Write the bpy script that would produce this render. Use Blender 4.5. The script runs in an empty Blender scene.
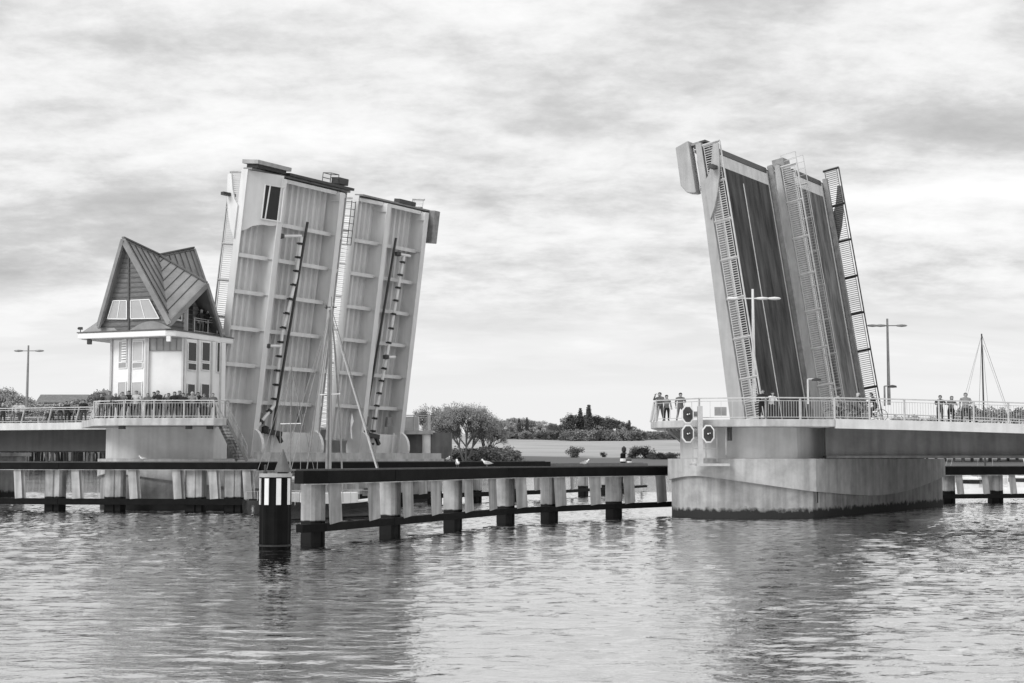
import bpy, bmesh, math, random
from mathutils import Vector as V, Matrix
random.seed(7)
D=bpy.data; sc=bpy.context.scene; col=sc.collection
R=math.radians
# ------------------------------------------------------------------ helpers
class MB:
    def __init__(s): s.v=[]; s.f=[]; s.m=[]
    def add(s,vs,fs,mi=0):
        o=len(s.v); s.v+= [tuple(x) for x in vs]
        for f in fs: s.f.append([i+o for i in f]); s.m.append(mi)
        return s
    def box(s,x0,x1,y0,y1,z0,z1,M=None,mi=0):
        vs=[V((x,y,z)) for z in(z0,z1) for y in(y0,y1) for x in(x0,x1)]
        if M is not None: vs=[M@v for v in vs]
        return s.add(vs,[(0,2,3,1),(4,5,7,6),(0,1,5,4),(2,6,7,3),(0,4,6,2),(1,3,7,5)],mi)
    def bar(s,a,b,wd,ht,up=(0,0,1),mi=0):       # rectangular bar from a to b
        a=V(a);b=V(b);d=(b-a)
        if d.length<1e-6: return s
        d.normalize();u=V(up)
        if abs(d.dot(u))>.98: u=V((1,0,0)) if abs(d.x)<.9 else V((0,1,0))
        x=d.cross(u).normalized(); u=x.cross(d)
        vs=[p+x*i*wd/2+u*j*ht/2 for p in(a,b) for i,j in((-1,-1),(1,-1),(1,1),(-1,1))]
        return s.add(vs,[(3,2,1,0),(4,5,6,7),(0,1,5,4),(1,2,6,5),(2,3,7,6),(3,0,4,7)],mi)
    def tube(s,a,b,r0,r1=None,n=8,mi=0,cap=True):
        if r1 is None: r1=r0
        a=V(a);b=V(b);d=b-a
        if d.length<1e-6: return s
        d.normalize(); u=V((0,0,1)) if abs(d.z)<.9 else V((1,0,0))
        x=d.cross(u).normalized(); y=d.cross(x)
        vs=[];
        for p,r in((a,r0),(b,r1)):
            for k in range(n):
                t=2*math.pi*k/n; vs.append(p+x*math.cos(t)*r+y*math.sin(t)*r)
        fs=[(k,(k+1)%n,n+(k+1)%n,n+k) for k in range(n)]
        if cap: fs+=[tuple(range(n))[::-1],tuple(range(n,2*n))]
        return s.add(vs,fs,mi)
    def path(s,pts,r,n=6,mi=0):
        for a,b in zip(pts[:-1],pts[1:]): s.tube(a,b,r,r,n,mi)
        return s
    def prism(s,pts,z0,z1,mi=0,M=None):          # polygon extruded in z
        n=len(pts); vs=[V((p[0],p[1],z0)) for p in pts]+[V((p[0],p[1],z1)) for p in pts]
        if M is not None: vs=[M@v for v in vs]
        return s.add(vs,[tuple(range(n))[::-1],tuple(range(n,2*n))]+[(k,(k+1)%n,n+(k+1)%n,n+k) for k in range(n)],mi)
    def slab(s,pts,th,nrm):                       # 3d polygon with thickness
        n=len(pts); nrm=V(nrm); vs=[V(p) for p in pts]+[V(p)-nrm*th for p in pts]
        return s.add(vs,[tuple(range(n)),tuple(range(n,2*n))[::-1]]+[(k,n+k,n+(k+1)%n,(k+1)%n) for k in range(n)])
    def lathe(s,c,prof,n=12,mi=0,sx=1,sy=1,M=None):
        vs=[]
        for r,z in prof:
            for k in range(n):
                t=2*math.pi*k/n; p=V((c[0]+r*math.cos(t)*sx,c[1]+r*math.sin(t)*sy,c[2]+z)); vs.append(M@p if M is not None else p)
        fs=[]
        for j in range(len(prof)-1):
            for k in range(n): fs.append((j*n+k,j*n+(k+1)%n,(j+1)*n+(k+1)%n,(j+1)*n+k))
        fs+=[tuple(range(n))[::-1],tuple(range((len(prof)-1)*n,len(prof)*n))]
        return s.add(vs,fs,mi)
def thing(name,label,cat,loc=(0,0,0),rz=0,group=None,kind=None):
    o=D.objects.new(name,None); col.objects.link(o); o.location=loc; o.rotation_euler=(0,0,rz); o.empty_display_size=.5
    tag(o,label,cat,group,kind); return o
def tag(o,label=None,cat=None,group=None,kind=None):
    if label:o['label']=label
    if cat:o['category']=cat
    if group:o['group']=group
    if kind:o['kind']=kind
    return o
def wm(o):
    m=Matrix.Translation(o.location)@o.rotation_euler.to_matrix().to_4x4()
    return wm(o.parent)@m if o.parent else m
def part(name,mb,mats,parent=None,local=False,bevel=0,smooth=False,label=None):
    me=D.meshes.new(name); vs=mb.v
    if parent is not None and not local:
        I=wm(parent).inverted(); vs=[I@V(v) for v in vs]
    me.from_pydata([tuple(v) for v in vs],[],mb.f)
    if not isinstance(mats,(list,tuple)): mats=[mats]
    for m in mats: me.materials.append(m)
    me.polygons.foreach_set('material_index',mb.m)
    bm=bmesh.new(); bm.from_mesh(me); bmesh.ops.recalc_face_normals(bm,faces=bm.faces); bm.to_mesh(me); bm.free()
    if smooth:
        for p in me.polygons: p.use_smooth=True
    o=D.objects.new(name,me); col.objects.link(o)
    if parent is not None: o.parent=parent
    if bevel:
        b=o.modifiers.new('bevel','BEVEL'); b.width=bevel; b.segments=2; b.limit_method='ANGLE'
    if label:o['label']=label
    return o
def copy_tree(o,parent=None):
    c=o.copy(); col.objects.link(c); c.parent=parent
    for ch in o.children: copy_tree(ch,c)
    return c
# ------------------------------------------------------------------ materials (all grey: a black and white picture of a place)
def mat(name,g,rough=.6,var=.25,scale=1.5,streak=0,bump=0,metal=0,spec=.5,stretch=(1,1,1),g2=None):
    m=D.materials.new(name); m.use_nodes=True; nt=m.node_tree; N=nt.nodes; L=nt.links; b=N['Principled BSDF']
    b.inputs['Roughness'].default_value=rough; b.inputs['Metallic'].default_value=metal; b.inputs['Specular IOR Level'].default_value=spec
    tc=N.new('ShaderNodeTexCoord'); mp=N.new('ShaderNodeMapping'); mp.inputs['Scale'].default_value=stretch
    L.new(tc.outputs['Object'],mp.inputs['Vector'])
    n=N.new('ShaderNodeTexNoise'); n.inputs['Scale'].default_value=scale; n.inputs['Detail'].default_value=6; n.inputs['Roughness'].default_value=.65
    L.new(mp.outputs['Vector'],n.inputs['Vector'])
    r=N.new('ShaderNodeValToRGB'); a=g*(1-var); c=min(1,g*(1+var*.6)) if g2 is None else g2
    r.color_ramp.elements[0].position=.32; r.color_ramp.elements[1].position=.68
    r.color_ramp.elements[0].color=(a,a,a,1); r.color_ramp.elements[1].color=(c,c,c,1)
    L.new(n.outputs['Fac'],r.inputs['Fac']); out=r.outputs['Color']
    if streak:
        m2=N.new('ShaderNodeMapping'); m2.inputs['Scale'].default_value=(1.3,1.3,.10); L.new(tc.outputs['Object'],m2.inputs['Vector'])
        n2=N.new('ShaderNodeTexNoise'); n2.inputs['Scale'].default_value=1.6; n2.inputs['Detail'].default_value=5; L.new(m2.outputs['Vector'],n2.inputs['Vector'])
        r2=N.new('ShaderNodeValToRGB'); r2.color_ramp.elements[0].position=.35; r2.color_ramp.elements[1].position=.6
        k=1-streak; r2.color_ramp.elements[0].color=(k,k,k,1); r2.color_ramp.elements[1].color=(1,1,1,1)
        L.new(n2.outputs['Fac'],r2.inputs['Fac'])
        mx=N.new('ShaderNodeMix'); mx.data_type='RGBA'; mx.blend_type='MULTIPLY'; mx.inputs[0].default_value=1
        L.new(out,mx.inputs[6]); L.new(r2.outputs['Color'],mx.inputs[7]); out=mx.outputs[2]
    L.new(out,b.inputs['Base Color'])
    if bump:
        bp=N.new('ShaderNodeBump'); bp.inputs['Strength'].default_value=bump; bp.inputs['Distance'].default_value=.05
        n3=N.new('ShaderNodeTexNoise'); n3.inputs['Scale'].default_value=scale*6; n3.inputs['Detail'].default_value=4; L.new(tc.outputs['Object'],n3.inputs['Vector'])
        L.new(n3.outputs['Fac'],bp.inputs['Height']); L.new(bp.outputs['Normal'],b.inputs['Normal'])
    return m
def band(m,zlo,glo,soft=.15,noise=.5,axis=2):
    """real paint / weed band: below world height zlo the surface is of grey glo"""
    nt=m.node_tree;N=nt.nodes;L=nt.links;b=N['Principled BSDF']; src=b.inputs['Base Color'].links[0].from_socket
    g=N.new('ShaderNodeNewGeometry'); s=N.new('ShaderNodeSeparateXYZ'); L.new(g.outputs['Position'],s.inputs[0])
    n=N.new('ShaderNodeTexNoise'); n.inputs['Scale'].default_value=2.5; n.inputs['Detail'].default_value=5; L.new(g.outputs['Position'],n.inputs['Vector'])
    a=N.new('ShaderNodeMath'); a.operation='MULTIPLY_ADD'; L.new(n.outputs['Fac'],a.inputs[0]); a.inputs[1].default_value=noise*1.6; L.new(s.outputs[axis],a.inputs[2])
    mr=N.new('ShaderNodeMapRange'); mr.inputs['From Min'].default_value=zlo+noise*.8-soft; mr.inputs['From Max'].default_value=zlo+noise*.8+soft; L.new(a.outputs[0],mr.inputs['Value'])
    mx=N.new('ShaderNodeMix'); mx.data_type='RGBA'; L.new(mr.outputs[0],mx.inputs[0]); mx.inputs[6].default_value=(glo,glo,glo,1); L.new(src,mx.inputs[7]); L.new(mx.outputs[2],b.inputs['Base Color'])
    return m
M={}
M['white']=mat('white_paint',.72,.45,.10,1.2,streak=.12)
M['leafpaint']=mat('leaf_white_paint',.66,.5,.06,.7,streak=.10)
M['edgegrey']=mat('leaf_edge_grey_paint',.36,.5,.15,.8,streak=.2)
M['conc']=band(mat('concrete_upper',.47,.85,.20,1.3,streak=.25,bump=.3),.44,.016,.10,.45)
M['concdark']=band(mat('concrete_lower',.36,.85,.35,.7,streak=.30,bump=.5),.44,.016,.10,.45)
M['conclight']=mat('concrete_light',.58,.8,.12,.8,streak=.15,bump=.15)
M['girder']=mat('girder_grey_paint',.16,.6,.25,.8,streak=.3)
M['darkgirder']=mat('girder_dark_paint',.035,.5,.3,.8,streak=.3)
M['rail']=mat('rail_galvanised',.48,.4,.15,3,metal=.2)
M['asphalt']=mat('leaf_asphalt',.034,.9,.45,1.1,bump=.3,stretch=(1.3,1.3,.06),g2=.10,spec=.2)
M['asphaltb']=mat('leaf_asphalt_worn',.04,.9,.45,1.0,bump=.3,stretch=(1.2,1.2,.12),g2=.22,spec=.2)
M['asphaltflat']=mat('deck_asphalt',.06,.9,.3,1)
M['line']=mat('road_line_paint',.6,.7,.3,2)
M['steeldark']=mat('dark_steel',.05,.45,.3,2,metal=.3)
M['steel']=mat('grey_steel',.24,.5,.3,2,metal=.3)
M['beam']=mat('fender_beam_black',.007,.75,.5,1.5,bump=.2,spec=.12)
M['plank']=mat('fender_top_walkway',.10,.7,.3,2)
M['pile']=band(mat('fender_pile_grey',.42,.7,.3,.9,streak=.45,bump=.2,spec=.2),.85,.007,.03,.12)
M['pile2']=mat('fender_hanger_grey',.40,.7,.25,1,streak=.45)
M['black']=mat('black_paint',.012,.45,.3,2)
M['blackband']=mat('black_pile_paint',.005,.7,.4,2,spec=.1)
M['roof']=mat('zinc_roof',.24,.45,.25,.9,metal=.4)
M['roofseam']=mat('zinc_seam',.11,.5,.2,2,metal=.3)
M['clad']=mat('timber_cladding',.16,.7,.35,3,stretch=(1,1,6))
M['wall']=mat('house_wall',.74,.7,.06,1)
M['frame']=mat('window_frame',.8,.4,.05,3)
M['rubber']=mat('rubber_black',.015,.7,.2,4)
M['stripe']=mat('cone_grey',.09,.6,.25,4)
M['shadegrey']=mat('grey_panel',.35,.5,.15,1,streak=.2)
M['glass']=D.materials.new('window_glass'); M['glass'].use_nodes=True
b=M['glass'].node_tree.nodes['Principled BSDF']; b.inputs['Base Color'].default_value=(.02,.02,.02,1); b.inputs['Roughness'].default_value=.05; b.inputs['Specular IOR Level'].default_value=.5; b.inputs['IOR'].default_value=1.5
M['glass_skyrefl']=mat('window_glass_sky_reflection',.42,.12,.1,.5,spec=1)  # pale base colour stands for the sky reflected in these panes
M['hull']=mat('hull_dark',.015,.25,.2,1)
M['hullw']=mat('hull_white',.75,.3,.08,1)
M['cloth']=mat('sail_cloth',.6,.8,.15,2)
M['wood']=mat('spar_wood',.3,.5,.3,3)
# foliage: distance haze is put into these lightened greys
def leafmat(name,g,g2):
    m=mat(name,g,.75,.3,.35,g2=g2); return m
M['leaf']=leafmat('foliage_pale',.17,.30); M['leafd']=leafmat('foliage_dark',.05,.11); M['leafm']=leafmat('foliage_mid',.19,.32); M['twig']=mat('twigs',.30,.9,.3,1); M['bark']=mat('bark',.10,.9,.3,2)
# ------------------------------------------------------------------ frames
F=1422.0; PH=math.atan(117.5/F); CH=3.35
a=V((.9337,-.3581,0)); w=V((.558,.830,0)).normalized(); m_=V((w.y,-w.x,0))     # bridge axis, pier direction, its normal
C1=V((17.5,83.1,0)); Z=V((0,0,1))
def P(p,q,z=0): return C1+a*p+w*q+Z*z
def ray(px,py):
    x=(px-512)/F;y=(341.5-py)/F
    return V((x,math.cos(PH)-y*math.sin(PH),math.sin(PH)+y*math.cos(PH)))
CAM=V((0,0,CH))
def atY(px,py,Y): d=ray(px,py); return CAM+d*(Y/d.y)
def X(px,Y): return (px-512)/1426.8*Y                     # lateral position of a column of the view at distance Y (horizon height)
def Zat(py,Y): return CH+(459-py)/1427*Y
# ------------------------------------------------------------------ camera, light, world
cam=D.cameras.new('camera'); co=D.objects.new('camera',cam); col.objects.link(co); sc.camera=co
cam.sensor_width=36; cam.lens=F/1024*36; cam.clip_end=20000; cam.clip_start=.1
co.location=CAM; co.rotation_euler=(R(90)+PH,0,0)
sc.render.resolution_x=1024; sc.render.resolution_y=683
sc.view_settings.view_transform='Standard'; sc.view_settings.look='None'; sc.view_settings.exposure=.32; sc.view_settings.gamma=1
sun=D.lights.new('sun','SUN'); so=D.objects.new('sun',sun); col.objects.link(so); sun.energy=1.6; sun.angle=R(24); sun.color=(1,1,1)
SD=V((-.62,-.62,.62)).normalized(); so.rotation_euler=SD.to_track_quat('Z','Y').to_euler(); so.location=(0,0,60)
W=D.worlds.new('World'); sc.world=W; W.use_nodes=True; nt=W.node_tree; N=nt.nodes; L=nt.links
bg=N['Background']
def mth(op,*ins):
    n=N.new('ShaderNodeMath'); n.operation=op
    for i,x in enumerate(ins):
        if isinstance(x,(int,float)): n.inputs[i].default_value=x
        else: L.new(x,n.inputs[i])
    return n.outputs[0]
sky=N.new('ShaderNodeTexSky'); sky.sky_type='NISHITA'; sky.sun_disc=False; sky.sun_elevation=math.asin(SD.z); sky.sun_rotation=math.atan2(SD.x,SD.y); sky.air_density=1.2; sky.dust_density=3
bw=N.new('ShaderNodeRGBToBW'); L.new(sky.outputs[0],bw.inputs[0])
tc=N.new('ShaderNodeTexCoord'); sp=N.new('ShaderNodeSeparateXYZ'); L.new(tc.outputs['Generated'],sp.inputs[0])
zz=mth('MAXIMUM',sp.outputs[2],0.0); den=mth('ADD',zz,.22)
u=mth('DIVIDE',sp.outputs[0],den); v=mth('DIVIDE',sp.outputs[1],den)
def cloud(sx,sy,seed,scale,det=8,rough=.55,dist=.4):
    c=N.new('ShaderNodeCombineXYZ'); L.new(mth('MULTIPLY',u,sx),c.inputs[0]); L.new(mth('MULTIPLY',v,sy),c.inputs[1]); c.inputs[2].default_value=seed
    n=N.new('ShaderNodeTexNoise'); n.inputs['Scale'].default_value=scale; n.inputs['Detail'].default_value=det; n.inputs['Roughness'].default_value=rough; n.inputs['Distortion'].default_value=dist
    L.new(c.outputs[0],n.inputs['Vector']); return n.outputs['Fac']
def ramp(x,pts):
    r=N.new('ShaderNodeValToRGB'); cr=r.color_ramp; cr.interpolation='B_SPLINE' if len(pts)>3 else 'EASE'
    while len(cr.elements)<len(pts): cr.elements.new(.5)
    for e,(p,g) in zip(cr.elements,pts): e.position=p; e.color=(g,g,g,1)
    L.new(x,r.inputs['Fac']); return r.outputs['Color']
big=cloud(.75,1.05,3.7,1.7,8,.56,.1); fine=cloud(.75,1.15,9.1,4.6,10,.6,.15)
mixn=mth('ADD',mth('ADD',mth('MULTIPLY',big,.45),mth('MULTIPLY',fine,.38)),mth('MULTIPLY',cloud(1,1.1,4.4,13,8,.65,.1),.17))
def patch(px,py,sx,sy,amt):      # a large cloud mass standing in this direction of the sky
    ax,az=(px-512)/1427,(459-py)/1427
    dx=mth('DIVIDE',mth('SUBTRACT',sp.outputs[0],ax),sx/1427); dz=mth('DIVIDE',mth('SUBTRACT',sp.outputs[2],az),sy/1427)
    e=mth('EXPONENT',mth('MULTIPLY',mth('ADD',mth('MULTIPLY',dx,dx),mth('MULTIPLY',dz,dz)),-1.0)); return mth('MULTIPLY',e,amt)
for p_ in((60,235,230,42,-.075),(230,70,210,42,-.06),(480,25,200,35,-.06),(690,75,110,30,-.07),(560,125,120,22,-.04),(980,150,180,38,-.075),(90,150,320,22,.04),(450,165,200,18,.02),(950,203,160,10,.09),(900,235,120,8,.05),(880,50,90,30,.05),(60,115,120,18,.04)): mixn=mth('ADD',mixn,patch(*p_))
cl=ramp(mixn,[(.30,.40),(.43,.56),(.52,.80),(.63,.93)])          # cloud brightness: grey bases to white tops
lowcl=ramp(cloud(.45,1.1,1.3,2.4,7,.55,.3),[(.40,.66),(.5,.77),(.6,.90)])
hi=ramp(zz,[(.07,0),(.13,1)])
mx=N.new('ShaderNodeMix'); mx.data_type='RGBA'; L.new(hi,mx.inputs[0]); L.new(lowcl,mx.inputs[6]); L.new(cl,mx.inputs[7])
hz=ramp(zz,[(.03,1),(.12,0)])
mh=N.new('ShaderNodeMix'); mh.data_type='RGBA'; L.new(hz,mh.inputs[0]); L.new(mx.outputs[2],mh.inputs[6]); mh.inputs[7].default_value=(.78,.78,.78,1)
# clouds are lit by the same daylight: they scale with the sky's own luminance
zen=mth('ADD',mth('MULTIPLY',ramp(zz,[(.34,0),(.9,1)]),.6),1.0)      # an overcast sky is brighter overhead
skyl=mth('MULTIPLY',bw.outputs[0],.012)
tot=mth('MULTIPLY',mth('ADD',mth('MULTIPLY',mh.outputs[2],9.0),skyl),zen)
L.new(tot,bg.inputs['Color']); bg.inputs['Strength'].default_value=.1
# ------------------------------------------------------------------ water and land
def water():
    import numpy as np
    rs=np.random.RandomState(5)
    x0,x1,y0,y1=-66,66,14,146; st=.2
    yl=[y0]
    while yl[-1]<y1: yl.append(yl[-1]+.13+.27*(yl[-1]-y0)/(y1-y0))
    y1=yl[-1]; nx=int((x1-x0)/st)+1; ny=len(yl)
    gx,gy=np.meshgrid(np.linspace(x0,x1,nx),np.array(yl))
    h=np.zeros_like(gx); 
    for k in range(90):
        lam=.45*(1.15/.45)**rs.rand() if k>5 else rs.uniform(2.5,5); th=rs.normal(math.radians(262),.5); kk=2*math.pi/lam
        amp=.0040*lam if k>8 else .003*lam**.6
        ph=kk*(gx*math.cos(th)+gy*math.sin(th))+rs.rand()*6.28; c=(np.sin(ph)+1)/2
        h+=amp*(c**2.2*2-1)
    # gusts: rougher and calmer patches
    g_=np.zeros_like(gx)
    for k in range(8): th=rs.rand()*6.28; kk=2*math.pi/rs.uniform(18,60); g_+=np.sin(kk*(gx*math.cos(th)+gy*math.sin(th)*.6)+rs.rand()*6.28)
    h*=(1+.08*g_)*AMP
    ed=np.minimum(np.minimum(gx-x0,x1-gx),np.minimum(gy-y0,y1-gy)); h*=np.clip(ed/6,0,1)
    vs=np.stack([gx,gy,h],-1).reshape(-1,3)
    idx=np.arange(nx*ny).reshape(ny,nx); q=np.stack([idx[:-1,:-1],idx[:-1,1:],idx[1:,1:],idx[1:,:-1]],-1).reshape(-1,4)
    # the wide flat rest of the water around the wavy part
    o8=len(vs); ext=np.array([(x0,y0,0),(x1,y0,0),(x1,y1,0),(x0,y1,0),(-6000,-60,0),(6000,-60,0),(6000,9000,0),(-6000,9000,0)],float)
    vs=np.vstack([vs,ext]); q=np.vstack([q,np.array([(4,5,1,0),(5,6,2,1),(6,7,3,2),(7,4,0,3)])+o8])
    me=D.meshes.new('water'); me.vertices.add(len(vs)); me.vertices.foreach_set('co',vs.astype('f').ravel()); me.loops.add(len(q)*4); me.loops.foreach_set('vertex_index',q.astype('i').ravel())
    me.polygons.add(len(q)); me.polygons.foreach_set('loop_start',np.arange(len(q),dtype='i')*4); me.polygons.foreach_set('use_smooth',np.ones(len(q),bool)); me.update(calc_edges=True); me.validate()
    o=D.objects.new('water',me); col.objects.link(o); tag(o,kind='structure')
    m=D.materials.new('water'); m.use_nodes=True; nt=m.node_tree; N=nt.nodes;L=nt.links; b=N['Principled BSDF']
    b.inputs['Base Color'].default_value=(.66,.66,.66,1); b.inputs['Metallic'].default_value=1; b.inputs['Roughness'].default_value=.03
    tc=N.new('ShaderNodeTexCoord')
    def nz(sc_,st,det,rough=.55,rot=0,dist=0):
        mp=N.new('ShaderNodeMapping'); mp.inputs['Scale'].default_value=st; mp.inputs['Rotation'].default_value=(0,0,rot); L.new(tc.outputs['Object'],mp.inputs['Vector'])
        n=N.new('ShaderNodeTexNoise'); n.inputs['Scale'].default_value=sc_; n.inputs['Detail'].default_value=det; n.inputs['Roughness'].default_value=rough; n.inputs['Distortion'].default_value=dist; L.new(mp.outputs[0],n.inputs['Vector']); return n.outputs['Fac']
    n1=nz(3.6,(.6,1,1),3,.5,R(12),.3); n2=nz(8,(.6,1,1),3,.55,R(-8),.3); n3=nz(1.4,(.6,1,1),2,.5,R(20))
    def ma(op,a_,b_):
        n=N.new('ShaderNodeMath'); n.operation=op
        for i,x in enumerate((a_,b_)):
            if isinstance(x,(int,float)): n.inputs[i].default_value=x
            else: L.new(x,n.inputs[i])
        return n.outputs[0]
    # calmer and rougher patches of wind
    patch=N.new('ShaderNodeMapRange'); patch.inputs['From Min'].default_value=.35; patch.inputs['From Max'].default_value=.65; patch.inputs['To Min'].default_value=.55; patch.inputs['To Max'].default_value=1.15; L.new(nz(.045,(.5,1,1),3),patch.inputs['Value'])
    h=ma('ADD',ma('MULTIPLY',n1,.30),ma('ADD',ma('MULTIPLY',n2,.10),ma('MULTIPLY',n3,.35)))
    h=ma('MULTIPLY',h,patch.outputs[0])
    bp=N.new('ShaderNodeBump'); bp.inputs['Strength'].default_value=1; bp.inputs['Distance'].default_value=WAVE; L.new(h,bp.inputs['Height']); L.new(bp.outputs[0],b.inputs['Normal'])
    me.materials.append(m)
WAVE=.10; AMP=.62
water()
def hnoise(x,y): return math.sin(x*.011+1.3)+.6*math.sin(x*.027+y*.01)+.4*math.sin(x*.061+2)
def land_h(x,y):
    # shoreline: nearer on the left, further in the middle
    t=min(1,max(0,(-x-60)/120)); ysh=600-150*t+ (30 if x>150 else 0)+6*math.sin(x*.02)
    d=y-ysh
    if d<0: return -1.5+max(-3,d*.02)
    h=.5+min(d,100)*.035
    if d>100: h+=(min(d,560)-100)*.044
    if d>560: h+=(d-560)*.004
    return h+hnoise(x,y)*min(1,d/300)*.5
mb=MB(); xs=[-2600+40*i for i in range(131)]; ys=[420+12*i for i in range(40)]+[900+40*i for i in range(30)]+[2200,3000,5000]
for y in ys:
    for x in xs: mb.v.append((x,y,land_h(x,y)))
nx=len(xs)
for j in range(len(ys)-1):
    for i in range(nx-1): mb.f.append([j*nx+i,j*nx+i+1,(j+1)*nx+i+1,(j+1)*nx+i]); mb.m.append(0)
gm=mat('far_field',.33,.9,.30,.022,stretch=(.6,2.2,1)); 
nt2=gm.node_tree;N2=nt2.nodes;L2=nt2.links;b2=N2['Principled BSDF']; src=b2.inputs['Base Color'].links[0].from_socket
g=N2.new('ShaderNodeNewGeometry'); s2=N2.new('ShaderNodeSeparateXYZ'); L2.new(g.outputs['Position'],s2.inputs[0])
nn=N2.new('ShaderNodeTexNoise'); nn.inputs['Scale'].default_value=.012; nn.inputs['Detail'].default_value=5; L2.new(g.outputs['Position'],nn.inputs['Vector'])
ad=N2.new('ShaderNodeMath'); ad.operation='MULTIPLY_ADD'; L2.new(nn.outputs['Fac'],ad.inputs[0]); ad.inputs[1].default_value=90; L2.new(s2.outputs[1],ad.inputs[2])
mr=N2.new('ShaderNodeMapRange'); mr.inputs['From Min'].default_value=745; mr.inputs['From Max'].default_value=765; L2.new(ad.outputs[0],mr.inputs['Value'])
mx2=N2.new('ShaderNodeMix'); mx2.data_type='RGBA'; L2.new(mr.outputs[0],mx2.inputs[0]); mx2.inputs[6].default_value=(.09,.09,.09,1); L2.new(src,mx2.inputs[7]); L2.new(mx2.outputs[2],b2.inputs['Base Color'])
tag(part('ground',mb,gm,smooth=True),kind='structure')
# ------------------------------------------------------------------ railing builder
def railing(name,pts,parent,h=1.2,lean=(0,0,0),post=2.2,bal=.14,mats=None,up=Z,rt=.05,rb=.018,lower=.12,postw=.09,sub=True,label=None,style='bars'):
    rm=mats or M['rail']; up=V(up); lean=V(lean); mb=MB(); top=MB(); posts=[]
    for A,B in zip(pts[:-1],pts[1:]):
        A=V(A);B=V(B);Ln=(B-A).length; dr=(B-A).normalized(); o=up*h+lean
        top.bar(A+o,B+o,rt*2,rt*1.4,up)
        mb.bar(A+o*(lower/h),B+o*(lower/h),.04,.04,up); mb.bar(A+o*.86,B+o*.86,.035,.035,up)
        n=max(1,round(Ln/post))
        for k in range(n+1):
            b_=A+dr*(Ln*k/n); posts.append((b_,b_+o))
        nb=max(2,int(Ln/bal))
        for k in range(1,nb):
            b_=A+dr*(Ln*k/nb); mb.bar(b_+o*(lower/h),b_+o*.86,rb,rb,dr)
    r=part(name,mb,rm,parent,label=label)
    part('handrail',top,rm,r)
    done=[]
    for b_,t_ in posts:
        if any((b_-x).length<.3 for x in done): continue
        done.append(b_); part('post',MB().bar(b_,t_,postw,postw,up.orthogonal()),rm,r)
    return r
# fix parent chain: children of a part use the part's world matrix (identity offset from root)
# ------------------------------------------------------------------ right pier
def arc(p0,p1,q,bulge,n=16):
    """points of the rounded nose between p0 and p1, bulging towards -q"""
    out=[]
    for k in range(n+1):
        t=k/n; p=p0+(p1-p0)*t; out.append(P(p,q-bulge*math.sin(math.pi*t)**.85)); 
    return out
def pier(name,label,pa,pb,qe,z_top,deckz,nose,drumins,right):
    root=thing(name,label,'bridge pier',P((pa+pb)/2,0),0)
    n_=arc(pa,pb,0,nose,20); base=MB()
    outl=[v.xy for v in n_]+[P(pb,qe).xy,P(pa,qe).xy]
    # lower shell with the curved step line: the shell below the curve stands back 12 cm
    base.prism(outl,-2.5,z_top)
    o=part('lower_wall',base,M['concdark'],root,bevel=.05)
    # upper skirt whose lower edge is a sweeping curve
    sk=MB(); path_=[V((x.x,x.y,0)) for x in n_]+[P(pb,qe*k/14) for k in range(1,15)]
    L_=len(path_); nn_=len(n_)
    zs=[]
    for i,pt in enumerate(path_):
        if i<nn_:
            t=i/(nn_-1); z=2.1+.28*math.sin(min(1,t/.35)*math.pi/2)-.92*max(0,(t-.32)/.68)**1.35
        else:
            t=(i-nn_+1)/14; z=1.48-.55*math.sin(t*math.pi*.8)+1.0*max(0,(t-.35)/.65)**1.6
        zs.append(z)
    c=sum(path_,V())/L_
    ring=[]
    for i,pt in enumerate(path_):
        d=(path_[min(i+1,L_-1)]-path_[max(i-1,0)]).normalized(); nrm=V((d.y,-d.x,0)); ring.append(pt+nrm*.22)
    for i in range(L_):
        sk.v+= [tuple(ring[i]+Z*zs[i]),tuple(ring[i]+Z*(z_top+.04)),tuple(path_[i]-((ring[i]-path_[i])*2)+Z*(z_top+.04)),tuple(path_[i]+Z*zs[i])]
    for i in range(L_-1):
        k=i*4
        sk.add([],[])
        for q4 in((k,k+4,k+5,k+1),(k+1,k+5,k+6,k+2),(k,k+3,k+7,k+4),(k+2,k+6,k+7,k+3)): sk.f.append(list(q4)); sk.m.append(0)
    sk.f.append([0,1,2,3]); sk.m.append(0); k=(L_-1)*4; sk.f.append([k,k+1,k+2,k+3]); sk.m.append(0)
    part('upper_skirt',sk,M['conc'],root)
    # vertical joint with dark rubber
    j=MB(); pj=P(pb,.25); j.box(-.05,.05,-.02,.02,.8,z_top,Matrix.Translation(pj+m_*.17)@Matrix.Rotation(math.atan2(w.y,w.x),4,'Z')); part('joint_strip',j,M['rubber'],root)
    return root
rp=pier('bridge_pier','rounded concrete pier with a sweeping ledge line standing below the right pair of raised leaves',-8.45,0,24.5,3.33,5.8,2.6,.8,True)
# drum (white) on right nose
def drum(pa,pb,q0,q1,nose,z0,z1,root):
    o=[v.xy for v in arc(pa,pb,q0,nose,20)]+[P(pb,q1).xy,P(pa,q1).xy]
    return part('white_upper_wall',MB().prism(o,z0,z1),M['conclight'],root,bevel=.03)
drum(-7.75,-.75,-.3,6.5,1.6,3.36,5.19,rp)
# bearings
for q in (9,13.5,17,21):
    part('bearing',MB().box(-.5,.5,-.9,.9,3.37,3.62,Matrix.Translation(P(-.9,q))@Matrix.Rotation(math.atan2(w.y,w.x)-math.pi/2,4,'Z')),M['rubber'],rp)
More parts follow.
